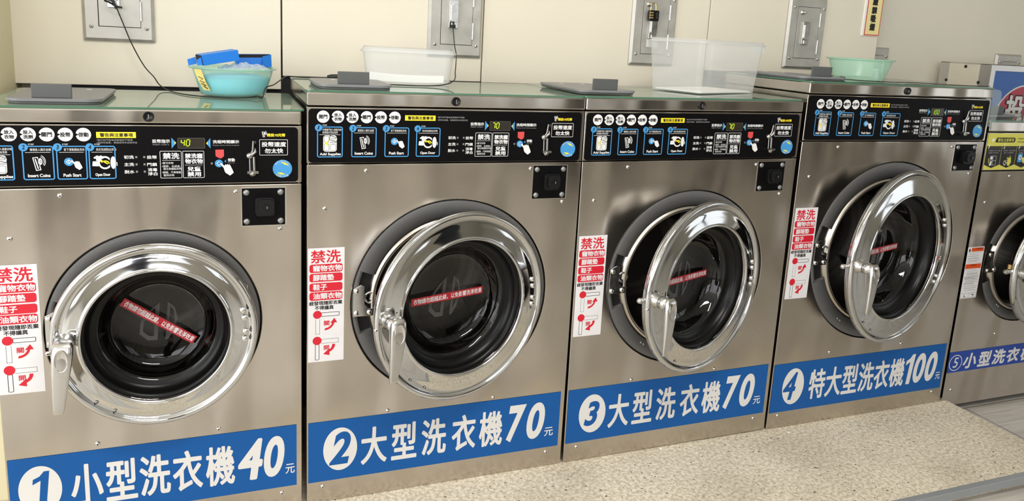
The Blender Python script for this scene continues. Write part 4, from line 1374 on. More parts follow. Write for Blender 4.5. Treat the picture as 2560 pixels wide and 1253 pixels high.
    lat = g.prism([(a, lzc + b) for a, b in P], -0.004, 0.004, 'cast').build('latch_plate', t)
    for a, b in ((0.010, 0.030), (0.008, -0.029), (0.042, -0.028)):
        inst('screw', BOLT_ME, lat, (lx0 + a, -0.004, lzc + b))
    # door
    DR = 0.216
    th = radians(6)
    D = bpy.data.objects.new('door', None)
    COL.objects.link(D)
    D.parent = t
    D.location = (0.3300, -0.080, 0.512 + Z)
    D.rotation_euler = (0, 0, th)
    rin, rg = DR * 0.712, DR * 0.59
    g = G()
    g.lathe([(DR - 0.018, 0.022), (DR - 0.008, 0.021), (DR - 0.001, 0.015), (DR, 0.010), (DR - 0.002, 0.003), (DR - 0.007, -0.003), (DR - 0.013, -0.0045), (DR - 0.0165, -0.0025), (DR - 0.0185, 0.0015), (DR - 0.021, 0.0025),
             (DR - 0.040, -0.002), (rin + 0.012, -0.009), (rin + 0.006, -0.0125), (rin - 0.002, -0.008), (rin - 0.010, 0.034)], (0, 0, 0), 'chrome', 112)
    g.build('door_ring', D)
    g = G()
    g.lathe([(rg - 0.002, 0.050), (rg + 0.012, 0.058), (rin + 0.008, 0.050), (rin + 0.012, 0.0262), (DR - 0.018, 0.0222), (rin - 0.006, 0.024), (rin - 0.009, 0.030), (rg + 0.010, 0.046), (rg - 0.002, 0.050)], (0, 0, 0), 'rubber', 96)
    g.build('gasket', D)
    G().lathe([(rg, 0.044), (rg - 0.010, 0.058), (rg - 0.026, 0.086), (rg * 0.5, 0.096), (0.001, 0.097)], (0, 0, 0), 'glass_door', 96).build('door_glass', D)
    g = G()
    hxl = -DR * 0.83
    g.lathe([(0.020, 0.008), (0.020, -0.002), (0.0165, -0.012), (0.0165, -0.040), (0.00001, -0.046)], (hxl, 0, 0.0), 'cast', 24)
    g.box(hxl - 0.014, hxl + 0.018, -0.058, -0.044, -0.13, 0.012, 'cast')
    g.build('handle', D, bevel=0.004)
    g = G()
    g.cyl((hxl - 0.060, 0.020, 0.006), 0.0085, 0.040, 'cast', 16, 'x')
    g.cyl((hxl - 0.040, 0.020, 0.016), 0.0065, 0.016, 'brass', 16, 'z')
    g.lathe([(0.0001, -0.016), (0.007, -0.008), (0.010, 0.0), (0.006, 0.006)], (hxl - 0.056, 0.020, 0.006), 'cast', 16, 'x')
    g.build('latch_bolt', D)
    # safety label
    g = G()
    x, zt = -0.0015 + 0.0, 0.588 + Z
    g.poly(rrect_pts(x + 0.001, x + 0.082, zt - 0.192, zt, 0.003), -0.0008, 'sticker')
    y = -0.0011
    g.rect(x + 0.020, x + 0.079, zt - 0.017, zt - 0.003, y, 'orange')
    g.text('WARNING', x + 0.038, x + 0.073, zt - 0.009, zt - 0.004, y - S, 'inkblack')
    g.poly([(x + 0.008, zt - 0.018), (x + 0.013, zt - 0.018), (x + 0.0150, zt - 0.011), (x + 0.0105, zt - 0.004), (x + 0.0070, zt - 0.011)], y, 'inkblack')
    g.rect(x + 0.003, x + 0.079, zt - 0.080, zt - 0.063, y, 'orange')
    g.text('WARNING', x + 0.026, x + 0.056, zt - 0.071, zt - 0.065, y - S, 'inkblack')
    random.seed(3)
    z = zt - 0.021
    while z > zt - 0.168:
        if not (zt - 0.083 < z < zt - 0.060):
            a = random.uniform(0.004, 0.016)
            g.rect(x + a, x + random.uniform(0.055, 0.078), z - 0.0009, z, y, 'grey' if random.random() < 0.7 else 'inkblack')
        z -= random.choice((0.0030, 0.0030, 0.0036, 0.0062))
    g.frame(x + 0.003, x + 0.080, zt - 0.190, zt - 0.172, 0.0006, 0.0007, y, 'inkblack')
    g.rect(x + 0.0412, x + 0.0418, zt - 0.190, zt - 0.172, y, 'inkblack')
    g.line([(x + 0.020, zt - 0.177), (x + 0.021, zt - 0.186), (x + 0.026, zt - 0.185)], 0.0022, y - S, 'inkblack')
    g.line([(x + 0.055, zt - 0.179), (x + 0.066, zt - 0.178), (x + 0.064, zt - 0.186)], 0.0022, y - S, 'inkblack')
    g.build('safety_label', t)
    # price band
    g = G()
    b0, b1 = 0.1100 + Z, 0.1905 + Z
    g.rect(0.0015, W - 0.010, b0, b1, -0.0008, 'banner_dark')
    g.band(ell_pts(0.0365, 0.1475 + Z, 0.0325, 0.0310), ell_pts(0.0365, 0.1475 + Z, 0.0295, 0.0280), -0.0012, 'lettering')
    g.text('5', 0.0245, 0.0485, 0.1285 + Z, 0.1675 + Z, -0.0012, 'lettering', shear=0.1, off=0.004)
    for i, ch in enumerate('小型洗衣機'):
        g.text(ch, 0.074 + 0.0760 * i, 0.142 + 0.0760 * i, 0.1190 + Z, 0.1790 + Z, -0.0012, 'lettering', bold=0.0023, n=8, shear=0.12)
    g.build('price_banner', t)
    return t


washer_five()

# ------------------------------------------------------------------ glass sheets on the machine tops
def glass_sheet(label, x0, x1, y0, y1, z, base=0.0, rot=0.0):
    g = G()
    t_ = 0.0040
    P = rrect_pts(x0, x1, y0, y1, 0.012)
    n = len(P)
    g.add([(a, b, z + t_) for a, b in P], [tuple(range(n))], 'sheet')
    g.add([(a, b, z) for a, b in P] + [(a, b, z + t_) for a, b in P], [(k, (k + 1) % n, n + (k + 1) % n, n + k) for k in range(n)], 'sheet_edge')
    o = g.build('glass_sheet')
    o.location.x = base
    o.rotation_euler.y = rot
    return tag(o, label, 'glass sheet')


glass_sheet('green-edged glass sheet on the narrow machine 1, under the filled basin', -0.672, -0.006, -0.006, 0.430, 1.0365)
glass_sheet('green-edged glass sheet on machine 2, under the shallow clear container', -0.003, 0.728, -0.006, 0.430, 1.0835)
glass_sheet('green-edged glass sheet on machine 3, under the tall clear tub', -0.0075, 0.7270, -0.006, 0.430, 1.0840, 0.739, -0.0065)
glass_sheet('glass sheet on the tallest machine, under the empty green basin', 1.4800, 2.2640, -0.006, 0.430, 1.1455)
glass_sheet('glass sheet on machine 5, reflecting the blue sign box', 2.2720, 2.9200, -0.004, 0.300, 1.0345)


# ------------------------------------------------------------------ grey plastic lids with an upright grip
def plastic_lid(label, x0, y0, z, rz=0.0, w_=0.185, d_=0.30):
    t = thing('plastic_lid', label, 'lid', (x0, y0, z), (0, 0, rz), 'grey plastic lids on the machines')
    g = G()
    g.slab(rrect_pts(0.004, w_ - 0.004, 0.004, d_ - 0.004, 0.028, 8), 0.0, 0.0045, 'lidgrey_dark')
    g.slab(rrect_pts(0, w_, 0, d_, 0.032, 8), 0.0055, 0.0115, 'lidgrey')
    g.slab(rrect_pts(0.002, w_ - 0.002, 0.002, d_ - 0.002, 0.03, 8), 0.0045, 0.0055, 'lidgrey_dark')
    g.build('plate', t, bevel=0.0015)
    g = G()
    g.box(0.050, 0.127, 0.018, 0.0245, 0.0115, 0.0420, 'lidgrey_dark')
    g.build('grip', t, bevel=0.0015)
    g = G()
    for x in (0.06, 0.13):
        g.cyl((x, d_ - 0.05, 0.0114), 0.006, 0.0006, 'white', 14, 'z')
    g.build('white_dot', t)
    return t


plastic_lid('grey plastic lid with upright grip on machine 1, left of the filled basin', -0.6215, 0.024, 1.0412, w_=0.186)
plastic_lid('grey plastic lid with upright grip on machine 2, in front of the shallow container', 0.0270, 0.024, 1.0882, d_=0.22)
plastic_lid('grey plastic lid lying across the joint of machines 2 and 3', 0.7235, 0.030, 1.0905)
plastic_lid('grey plastic lid with upright grip on the tallest machine, left of the empty basin', 1.4760, 0.030, 1.1502)
plastic_lid('dark grey plastic lid on machine 5, in front of the blue sign box', 2.3050, 0.060, 1.0392, d_=0.22)


# ------------------------------------------------------------------ wall hatches
def hatch(label, x0, z0, y=WY, w_=0.177, h_=0.262, handle=True):
    t = thing('wall_hatch', label, 'hatch', (x0, y, z0), group='steel hatches in the wall')
    g = G()
    # dished frame
    O = rrect_pts(0, w_, 0, h_, 0.004)
    I = rrect_pts(0.008, w_ - 0.008, 0.008, h_ - 0.008, 0.003)
    n = len(O)
    g.add([(a, 0, b) for a, b in O] + [(a, -0.006, b) for a, b in O] + [(a, -0.014, b) for a, b in I],
          [(k, (k + 1) % n, n + (k + 1) % n, n + k) for k in range(n)] + [(n + k, n + (k + 1) % n, 2 * n + (k + 1) % n, 2 * n + k) for k in range(n)], 'hatch')
    g.band(I, rrect_pts(0.0385, w_ - 0.0335, 0.0385, h_ - 0.0320, 0.001), -0.014, 'hatch')
    g.rect(0.030, w_ - 0.025, 0.030, h_ - 0.025, -0.0075, 'dark')
    g.build('hatch_frame', t)
    dx0, dx1, dz0, dz1 = 0.0405, w_ - 0.0345, 0.0400, h_ - 0.0335
    g = G()
    g.box(dx0, dx1, -0.0150, -0.0090, dz0, dz1, 'hatch')
    d = g.build('hatch_door', t, bevel=0.0008)
    g = G()
    hx = 0.0635
    g.prism(rrect_pts(hx, hx + 0.0300, 0.0905, 0.1760, 0.003), -0.0230, -0.0150, 'cast')
    g.prism(rrect_pts(hx + 0.0045, hx + 0.0285, 0.1080, 0.1660, 0.008), -0.0285, -0.0230, 'cast')
    g.prism(rrect_pts(hx + 0.0080, hx + 0.0230, 0.0940, 0.1060, 0.001), -0.0260, -0.0230, 'screw')
    g.build('latch_handle', d, bevel=0.001)
    g = G()
    g.lathe([(0.0095, -0.0150), (0.0085, -0.0175), (0.004, -0.0180), (0.004, -0.0290), (0.0048, -0.0320), (0.0001, -0.0335)], (0.0590, 0, 0.2085), 'screw', 16)
    g.build('padlock_pin', d)
    for zz in (0.0580, 0.1590):
        G().cyl((w_ - 0.0325, -0.0165, zz), 0.0026, 0.0510, 'screw', 12, 'z').build('hinge', t)
    for a, b in ((0.0215, 0.0385), (w_ - 0.0195, 0.0380), (0.0225, h_ - 0.0350), (w_ - 0.0180, h_ - 0.0360)):
        inst('screw', SCREW_ME, t, (a, -0.014, b))
    return t


hatch('steel wall hatch above machine 1 with a black cord on its latch', -0.533, 1.1645)
hatch('steel wall hatch above the shallow clear container with a black cord on its latch', 0.4235, 1.1595)
hatch('steel wall hatch locked with a black padlock', 1.1440, 1.1590)
hatch('steel wall hatch above the tallest machine, without padlock or cord', 1.8050, 1.1700)
hatch('steel wall hatch half hidden behind the panel end and the empty basin', 2.2450, 1.0060, FAR, 0.152)
hatch('steel wall hatch low on the wall behind the blue sign box', 3.0170, 1.0080, FAR, 0.160)

# padlock on hatch three
t = thing('padlock', 'black combination padlock with brass dials hanging on the wall hatch', 'padlock', (1.2105, WY - 0.032, 1.330))
G().prism(rrect_pts(-0.0175, 0.0175, -0.019, 0.017, 0.004), -0.013, 0.006, 'plastic_black').build('padlock_body', t, bevel=0.0015)
g = G()
g.tube(smooth_path([(-0.0115, -0.003, 0.015), (-0.0110, -0.003, 0.032), (-0.0070, -0.001, 0.0400), (0.0000, 0.001, 0.0425), (0.0060, 0.001, 0.040), (0.0090, -0.001, 0.033), (0.0095, -0.003, 0.015)]), 0.0022, 'brass')
g.build('shackle', t)
for k in range(3):
    G().cyl((-0.0180, -0.0115, 0.0085 - 0.0085 * k), 0.0033, 0.012, 'brass', 14, 'x').build('dial', t)
g = G()
g.frame(0.0065, 0.0110, -0.011, 0.010, 0.002, 0.0007, -0.0136, 'screw_grey')
g.build('window_slot', t)

# ------------------------------------------------------------------ no-smoking sign and its strip
g = G()
g.box(0.0, 0.0860, -0.006, 0.0, 0.0, 0.30, 'paper')
o = g.build('no_smoking_sign')
o.location = (2.1725, WY, 1.3090)
tag(o, 'narrow cream wall sign with red border and four black characters', 'sign')
g = G()
g.rect(0.0090, 0.0855, 0.0015, 0.2985, -0.0064, 'signred')
g.rect(0.0125, 0.0820, 0.0050, 0.2950, -0.0068, 'signcream')
for i, ch in enumerate('嚴禁吸煙'):
    zc = 0.1310 - 0.0322 * i
    g.text(ch, 0.0320, 0.0600, zc - 0.0145, zc + 0.0145, -0.0072, 'inkblack', bold=0.0021)
g.build('sign_face', o)

# ------------------------------------------------------------------ sign box behind machine 5
t = thing('sign_box', 'steel-framed sign box with blue front and crimson disc, behind machine 5', 'sign box', (2.66, 0.326, 0.55))
g = G()
g.box(0.0, 0.62, 0.006, 0.232, 0.0, 0.672, 'boxside')
body = g.build('body', t)
g = G()
g.box(-0.002, 0.0, 0.192, 0.234, 0.0, 0.674, 'boxframe')
g.box(-0.002, 0.0, 0.004, 0.050, 0.0, 0.674, 'boxframe')
g.box(-0.003, 0.0215, 0.0, 0.006, 0.0, 0.650, 'boxframe')
g.box(-0.003, 0.623, 0.0, 0.006, 0.650, 0.674, 'boxframe')
g.box(0.598, 0.623, 0.0, 0.006, 0.0, 0.650, 'boxframe')
g.box(-0.002, 0.62, 0.0, 0.234, 0.672, 0.674, 'boxframe')
g.build('frame', t)
g = G()
g.rect(0.0215, 0.598, 0.0, 0.650, 0.004, 'signblue')
P = [(0.223 + 0.176 * cos(radians(a)), 0.427 + 0.172 * sin(radians(a))) for a in range(0, 360, 5)]
g.poly(P, 0.0036, 'lettering')
P = [(0.223 + 0.170 * cos(radians(a)), 0.427 + 0.166 * sin(radians(a))) for a in range(0, 360, 5)]
g.poly(P, 0.0032, 'signcrimson')
g.text('投幣', 0.108, 0.338, 0.442, 0.562, 0.0028, 'inkblack', bold=0.0065, n=12)
g.text('投幣', 0.116, 0.330, 0.450, 0.556, 0.0022, 'lettering', bold=0.0032, n=12)
g.build('sign_face', t)
for a, b in ((0.196, 0.600), (0.115, 0.660), (0.048, 0.600)):
    g = G()
    g.lathe([(0.0062, 0), (0.005, -0.003), (0.0001, -0.004)], (-0.002, a, b), 'plastic_black', 12, 'x')
    g.build('side_screw', t)

# clear guard fixed at the joint of machines 4 and 5
g = G()
g.prism([(-0.012, 0.0), (0.014, 0.0), (0.0225, 0.036), (0.0275, 0.095), (0.0270, 0.110), (0.0230, 0.119), (0.0140, 0.1245), (-0.012, 0.126)], -0.003, 0.0, 'guard')
o = g.build('clear_guard')
o.location = (2.2640, -0.0065, 1.0180)
tag(o, 'small clear plastic guard standing at the joint of machines 4 and 5', 'guard')

# ------------------------------------------------------------------ basins, tubs and what is in them
def basin(label, x, y, z, rt, rb, h):
    t = thing('basin', label, 'basin', (x, y, z))
    g = G()
    prof = [(0.0005, 0.0), (rb * 0.8, 0.0), (rb, 0.004), (rb + (rt - rb) * 0.10, 0.014), (rb + (rt - rb) * 0.62, h * 0.80), (rt - 0.010, h - 0.0035), (rt - 0.004, h - 0.001), (rt, h - 0.001), (rt + 0.001, h - 0.003), (rt - 0.002, h - 0.0055), (rt - 0.009, h - 0.0075)]
    g.lathe(prof, (0, 0, 0), 'basin', 72, 'z')
    g.build('shell', t)
    return t


B1 = basin('green plastic basin holding blue boxes and a clear bag, with taped label', -0.157, 0.335, 1.0410, 0.1115, 0.082, 0.0765)
g = G()
a0, a1 = radians(208), radians(224)
for i in range(5):
    pass
V = []
for zz, rr in ((0.070, 0.1085), (0.040, 0.1010), (0.016, 0.0895)):
    for a in (a0, a1):
        V.append((rr * cos(a + (0.070 - zz) * 2.2), rr * sin(a + (0.070 - zz) * 2.2), zz))
g.add(V, [(0, 1, 3, 2), (2, 3, 5, 4)], 'tape')
V2 = [Vector(q) * 1.006 for q in V]
c_ = [(V2[0] + V2[1]) / 2, (V2[2] + V2[3]) / 2, (V2[4] + V2[5]) / 2]
e_ = (V2[1] - V2[0]) * 0.25
g.tube([c_[0] * 0.35 + c_[1] * 0.65 - e_, c_[0] * 0.2 + c_[1] * 0.8 + e_, c_[1] - e_, c_[1] * 0.85 + c_[2] * 0.15 + e_], 0.0009, 'inkblack', 5)
g.tube([c_[1] * 0.7 + c_[2] * 0.3 - e_, c_[1] * 0.55 + c_[2] * 0.45 + e_, c_[1] * 0.45 + c_[2] * 0.55 - e_ * 0.6, c_[1] * 0.2 + c_[2] * 0.8 + e_], 0.0011, 'inkblack', 5)
g.build('tape_label', B1)

basin('empty green plastic basin on the tallest machine', 1.852, 0.190, 1.1502, 0.1090, 0.0800, 0.0725)

# blue cartons
t = thing('carton', 'tilted blue carton with open flaps on top of the filled basin', 'carton', (-0.193, 0.290, 1.1290), (0, radians(-10), radians(14)))
g = G()
L_, D_, H_ = 0.094, 0.060, 0.027
g.box(-L_ / 2 + 0.002, L_ / 2, -D_ / 2, D_ / 2, 0, H_, 'cardblue')
g.build('carton_body', t, bevel=0.0008)
g = G()
g.box(-L_ / 2, -L_ / 2 + 0.002, -D_ / 2 + 0.002, D_ / 2 - 0.002, 0.0015, H_ - 0.0015, 'cardinside')  # dark plate stands in for the shade inside the open end
g.build('open_end', t)
g = G()
g.add([(-L_ / 2, D_ / 2, 0.002), (-L_ / 2 - 0.020, D_ / 2 + 0.006, 0.000), (-L_ / 2 - 0.020, D_ / 2 + 0.006, 0.016), (-L_ / 2, D_ / 2, 0.020)], [(0, 1, 2, 3)], 'cardblue')
g.add([(-L_ / 2, -D_ / 2, 0.002), (-L_ / 2 - 0.012, -D_ / 2 + 0.004, 0.003), (-L_ / 2 - 0.010, -D_ / 2 + 0.004, 0.017), (-L_ / 2, -D_ / 2, 0.022)], [(0, 1, 2, 3)], 'cardblue')
f_ = g.build('flap', t)
sm = f_.modifiers.new('thickness', 'SOLIDIFY')
sm.thickness = 0.0008

t = thing('carton', 'open blue carton with black inside at the back of the filled basin', 'carton', (-0.102, 0.372, 1.1160), (0, radians(-2), radians(3)))
g = G()
g.box(-0.048, 0.044, -0.021, -0.0195, 0, 0.026, 'cardblue')
g.box(-0.048, 0.044, 0.0195, 0.021, 0, 0.034, 'cardblue')
g.box(0.0425, 0.044, -0.0195, 0.0195, 0, 0.034, 'cardblue')
g.box(-0.048, -0.0465, -0.0195, 0.0195, 0, 0.034, 'cardblue')
g.build('carton_body', t)
g = G()
g.box(-0.0465, 0.0425, 0.0185, 0.0194, 0.001, 0.033, 'cardinside')  # inner faces coloured near-black
g.box(-0.0465, 0.0425, -0.0194, 0.0185, 0.001, 0.002, 'cardinside')
g.build('inner_faces', t)
g = G()
g.add([(0.044, -0.021, 0.000), (0.020, -0.034, 0.002), (0.020, -0.034, 0.030), (0.044, -0.021, 0.034)], [(0, 1, 2, 3)], 'cardblue')
f_ = g.build('flap', t)
sm = f_.modifiers.new('thickness', 'SOLIDIFY')
sm.thickness = 0.0008


def crumple(name, cx, cy, cz, rx, ry, h, seed, mat, label, cat, amp=0.010):
    n = 26
    v, f = [], []
    for j in range(n + 1):
        for i in range(n + 1):
            u, w_ = i / n * 2 - 1, j / n * 2 - 1
            d = min(1, sqrt(u * u + w_ * w_))
            k = max(abs(u), abs(w_))
            s = (k / max(d, 1e-6)) if d > 0 else 1
            uu, ww = u * (k / max(sqrt(u * u + w_ * w_), 1e-6) if k > 0 else 1), w_ * (k / max(sqrt(u * u + w_ * w_), 1e-6) if k > 0 else 1)
            r2 = sqrt(uu * uu + ww * ww)
            zz = h * (1 - r2 * r2)
            q = Vector((uu * 3.1 + seed, ww * 3.1, seed * 0.7))
            zz += amp * (abs(noise.noise(q)) * 2 - 0.5) + amp * 0.5 * noise.noise(q * 2.7)
            v.append((cx + rx * uu, cy + ry * ww, cz + zz))
    for j in range(n):
        for i in range(n):
            a = j * (n + 1) + i
            f.append((a, a + 1, a + n + 2, a + n + 1))
    g = G()
    g.add(v, f, mat, False)
    return tag(g.build(name), label, cat)


# light-blue filling seen through the lower part of the basin
g = G()
g.lathe([(0.001, 0.056), (0.060, 0.056), (0.0935, 0.048), (0.0800, 0.010), (0.074, 0.006), (0.001, 0.005)], (-0.157, 0.335, 1.0412), 'basin_blue', 48, 'z')
tag(g.build('blue_packet'), 'light blue packet at the bottom of the filled basin', 'packet')
crumple('plastic_bag', -0.128, 0.288, 1.1120, 0.068, 0.036, 0.014, 2.3, 'bag', 'crumpled clear plastic bag lying over the front of the filled basin', 'bag', 0.007)


def tub(label, cx, cy, z, L, D, h, rz, inset, tab):
    t = thing('storage_tub', label, 'tub', (cx, cy, z), (0, 0, rz))
    n = 6
    lo = rrect_pts(-L / 2 + inset, L / 2 - inset, -D / 2 + inset, D / 2 - inset, 0.018, n)
    hi = rrect_pts(-L / 2, L / 2, -D / 2, D / 2, 0.022, n)
    N = len(lo)
    g = G()
    g.add([(a, b, 0.0) for a, b in lo], [tuple(range(N))], 'tub')
    g.add([(a, b, 0.0) for a, b in lo] + [(a, b, h - 0.006) for a, b in hi], [(k, (k + 1) % N, N + (k + 1) % N, N + k) for k in range(N)], 'tub', True)
    g.build('tub_body', t)
    g = G()
    e = 0.006
    o1 = rrect_pts(-L / 2 - e, L / 2 + e, -D / 2 - e, D / 2 + e, 0.027, n)
    i1 = [(a * 0.985, b * 0.98) for a, b in hi]
    for z0_, z1_ in ((h - 0.012, h),):
        g.add([(a, b, z0_) for a, b in hi] + [(a, b, z0_) for a, b in o1] + [(a, b, z0_ + 0.004) for a, b in o1] + [(a, b, z0_ + 0.005) for a, b in hi] + [(a, b, z1_) for a, b in hi] + [(a, b, z1_) for a, b in i1],
              [(q * N + k, q * N + (k + 1) % N, (q + 1) * N + (k + 1) % N, (q + 1) * N + k) for q in range(5) for k in range(N)], 'tubrim', True)
    g.build('rim', t)
    if tab:
        g = G()
        g.box(L / 2 + 0.002, L / 2 + 0.010, -D / 2 + 0.004, -D / 2 + 0.050, h - 0.032, h - 0.008, 'tubrim')
        g.build('grip_tab', t)
        g = G()
        g.box(-L / 2 + 0.004, -L / 2 + 0.050, D / 2 + 0.002, D / 2 + 0.010, h - 0.032, h - 0.008, 'tubrim')
        g.build('grip_tab', t)
    return t


# shallow container on machine 2 and the paper in it
tub('shallow clear plastic container holding a white paper strip, on machine 2', 0.314, 0.315, 1.0882, 0.252, 0.170, 0.0985, radians(-12), 0.012, False)
g = G()
v, f = [], []
for i in range(13):
    u = i / 12
    x = -0.106 + 0.205 * u
    for z in (0.004, 0.026):
        v.append((x, -0.062 + 0.010 * sin(pi * u), z + 0.004 * (u - 0.5) ** 2 * 4 + (0.0 if z < 0.01 else -0.003 * u)))
for i in range(12):
    f.append((2 * i, 2 * i + 2, 2 * i + 3, 2 * i + 1))
g.add(v, f, 'paper')
o = g.build('paper_strip')
o.location = (0.314, 0.315, 1.0890)
o.rotation_euler = (0, 0, radians(-12))
sm = o.modifiers.new('thickness', 'SOLIDIFY')
sm.thickness = 0.0006
tag(o, 'white paper strip curled inside the shallow clear container', 'paper')

# tall tub on machine 3, turned a corner to the viewer
ax = radians(19.6)
Lr, Ll = 0.330, 0.216
ncx, ncy = 1.157, 0.098
tub('tall clear plastic tub standing cornerwise on machine 3', ncx + cos(ax) * Lr / 2 - sin(ax) * Ll / 2, ncy + sin(ax) * Lr / 2 + cos(ax) * Ll / 2, 1.0930, Lr, Ll, 0.163, ax, 0.013, True)
g = G()
g.slab(rrect_pts(-0.138, 0.138, -0.090, 0.090, 0.01), 0.0, 0.004, 'paper')
o = g.build('white_tray_liner')
o.location = (ncx + cos(ax) * Lr / 2 - sin(ax) * Ll / 2, ncy + sin(ax) * Lr / 2 + cos(ax) * Ll / 2, 1.0952)
o.rotation_euler = (0, 0, ax)
tag(o, 'flat white sheet lying in the bottom of the tall clear tub', 'liner')

# ------------------------------------------------------------------ cords
def cord(label, pts, r=0.0016):
    t = thing('cord', label, 'cord', (0, 0, 0))
    g = G()
    g.tube(smooth_path(pts), r, 'cord', 8)
    g.build('cord_run', t)
    return t


c = cord('black cord from the hatch above machine 1, past the basin, to machine 2',
         [(-0.470, 0.494, 1.276), (-0.452, 0.492, 1.268), (-0.439, 0.495, 1.234), (-0.413, 0.497, 1.160), (-0.385, 0.497, 1.102), (-0.361, 0.490, 1.073), (-0.346, 0.470, 1.053), (-0.318, 0.400, 1.0432), (-0.280, 0.310, 1.0430),
          (-0.240, 0.262, 1.0430), (-0.205, 0.245, 1.0430), (-0.160, 0.232, 1.0430), (-0.118, 0.240, 1.0455), (-0.100, 0.243, 1.0485), (-0.092, 0.240, 1.0432), (-0.087, 0.236, 1.0470), (-0.083, 0.238, 1.0620), (-0.076, 0.246, 1.0720), (-0.058, 0.270, 1.0760),
          (-0.036, 0.320, 1.0860), (-0.016, 0.380, 1.0920), (0.006, 0.395, 1.0905), (0.040, 0.385, 1.0900), (0.075, 0.380, 1.0903), (0.105, 0.386, 1.0915)])
g = G()
for k in range(2):
    g.lathe([(0.0035, -0.0016), (0.0055, -0.001), (0.0055, 0.001), (0.0035, 0.0016)], (-0.0915, 0.239, 1.0445 + 0.0020 * k), 'cord', 14, 'z')
g.build('knot', c)
g = G()
g.tube([(0.098, 0.388, 1.0945), (0.108, 0.382, 1.0955), (0.126, 0.380, 1.0960), (0.140, 0.376, 1.0960)], 0.006, 'cord', 10, [0.004, 0.0065, 0.0068, 0.004])
g.build('plug', c)
g = G()
g.tube(smooth_path([(-0.474, 0.494, 1.272), (-0.462, 0.486, 1.268), (-0.452, 0.490, 1.262), (-0.443, 0.488, 1.258), (-0.432, 0.490, 1.256)]), 0.0026, 'cord', 8)
g.tube([(-0.458, 0.489, 1.280), (-0.452, 0.487, 1.268), (-0.446, 0.488, 1.252)], 0.003, 'cord', 8)
g.build('tie', c)

c = cord('black cord hanging from the hatch in front of the shallow container',
         [(0.497, 0.494, 1.260), (0.4955, 0.490, 1.250), (0.4985, 0.478, 1.200), (0.4970, 0.450, 1.170), (0.4640, 0.340, 1.148), (0.4420, 0.270, 1.125), (0.4270, 0.222, 1.108), (0.400, 0.195, 1.097), (0.360, 0.186, 1.0915), (0.310, 0.186, 1.0903), (0.262, 0.190, 1.0903), (0.215, 0.200, 1.0905)])
g = G()
for k in range(3):
    g.tube([(0.490, 0.495, 1.259 - 0.002 * k), (0.496, 0.487, 1.257 - 0.003 * k), (0.5035, 0.494, 1.260 - 0.004 * k)], 0.0018, 'cord', 6)
g.tube([(0.4960, 0.4915, 1.270), (0.4955, 0.4885, 1.256)], 0.0035, 'cord', 8)
g.build('knot', c)

c = cord('black cord with plug trailing across the top of the tallest machine',
         [(1.700, 0.120, 1.1523), (1.725, 0.100, 1.1545), (1.745, 0.085, 1.1528), (1.800, 0.075, 1.1523), (1.860, 0.055, 1.1523), (1.890, 0.064, 1.1523), (1.915, 0.055, 1.1530), (1.960, 0.085, 1.1523), (2.010, 0.070, 1.1523), (2.060, 0.010, 1.1523), (2.150, 0.004, 1.1523), (2.255, 0.012, 1.1523)], 0.0013)
g = G()
g.tube([(1.640, 0.150, 1.1560), (1.690, 0.125, 1.1560), (1.706, 0.115, 1.1565), (1.716, 0.108, 1.1560)], 0.004, 'cord', 10, [0.0035, 0.0035, 0.0060, 0.0055])
g.build('plug', c)

# crumbs of detergent on the step
for i, (x, y, s) in enumerate(((1.069, -0.012, 0.0035), (1.542, -0.036, 0.0030), (1.165, -0.063, 0.002))):
    g = G()
    g.lathe([(0.0001, 0.0), (s, 0.0), (s * 0.9, s * 0.7), (s * 0.4, s), (0.0001, s * 1.05)], (x, y, 0.0), 'paper', 9, 'z', False)
    o = g.build('detergent_crumb')
    tag(o, ('white detergent crumb by the foot of machine 3', 'white detergent crumb on the step before the tallest machine', 'smallest white detergent crumb on the step')[i], 'crumb')


# ------------------------------------------------------------------ the person taking the picture, seen in the chrome of the doors
def skinned(name, nodes, edges, mat, parent, root=0, sub=2):
    """one continuous surface grown around a skeleton of (x, y, z, rx, ry)"""
    me = bpy.data.meshes.new(name)
    me.from_pydata([q[:3] for q in nodes], edges, [])
    o = bpy.data.objects.new(name, me)
    COL.objects.link(o)
    o.parent = parent
    md = o.modifiers.new('skin', 'SKIN')
    md.use_smooth_shade = True
    lay = me.skin_vertices[0] if me.skin_vertices else None
    if lay is None:
        with bpy.context.temp_override(object=o, active_object=o):
            bpy.ops.mesh.customdata_skin_add()
        lay = me.skin_vertices[0]
    for i, q in enumerate(nodes):
        lay.data[i].radius = (q[3], q[4] if len(q) > 4 else q[3])
        lay.data[i].use_root = (i == root)
    sb = o.modifiers.new('smooth', 'SUBSURF')
    sb.levels = sb.render_levels = sub
    me.materials.append(M[mat])
    return o


M['skin'] = pbr('skin', rgb(214, 170, 146), 0.5)
M['navy'] = pbr('navy_knit', rgb(20, 24, 44), 0.8, bump=0.1, bscale=300)
M['trouser'] = pbr('grey_twill', rgb(66, 62, 60), 0.8)
M['shoe'] = pbr('dark_shoe', rgb(26, 24, 24), 0.5)
M['hair'] = pbr('dark_hair', rgb(22, 17, 15), 0.5)
M['eye'] = pbr('eye', rgb(28, 20, 18), 0.2)
M['lip'] = pbr('lip', rgb(176, 104, 98), 0.5)
M['phone'] = pbr('phone_shell', rgb(30, 31, 34), 0.25)

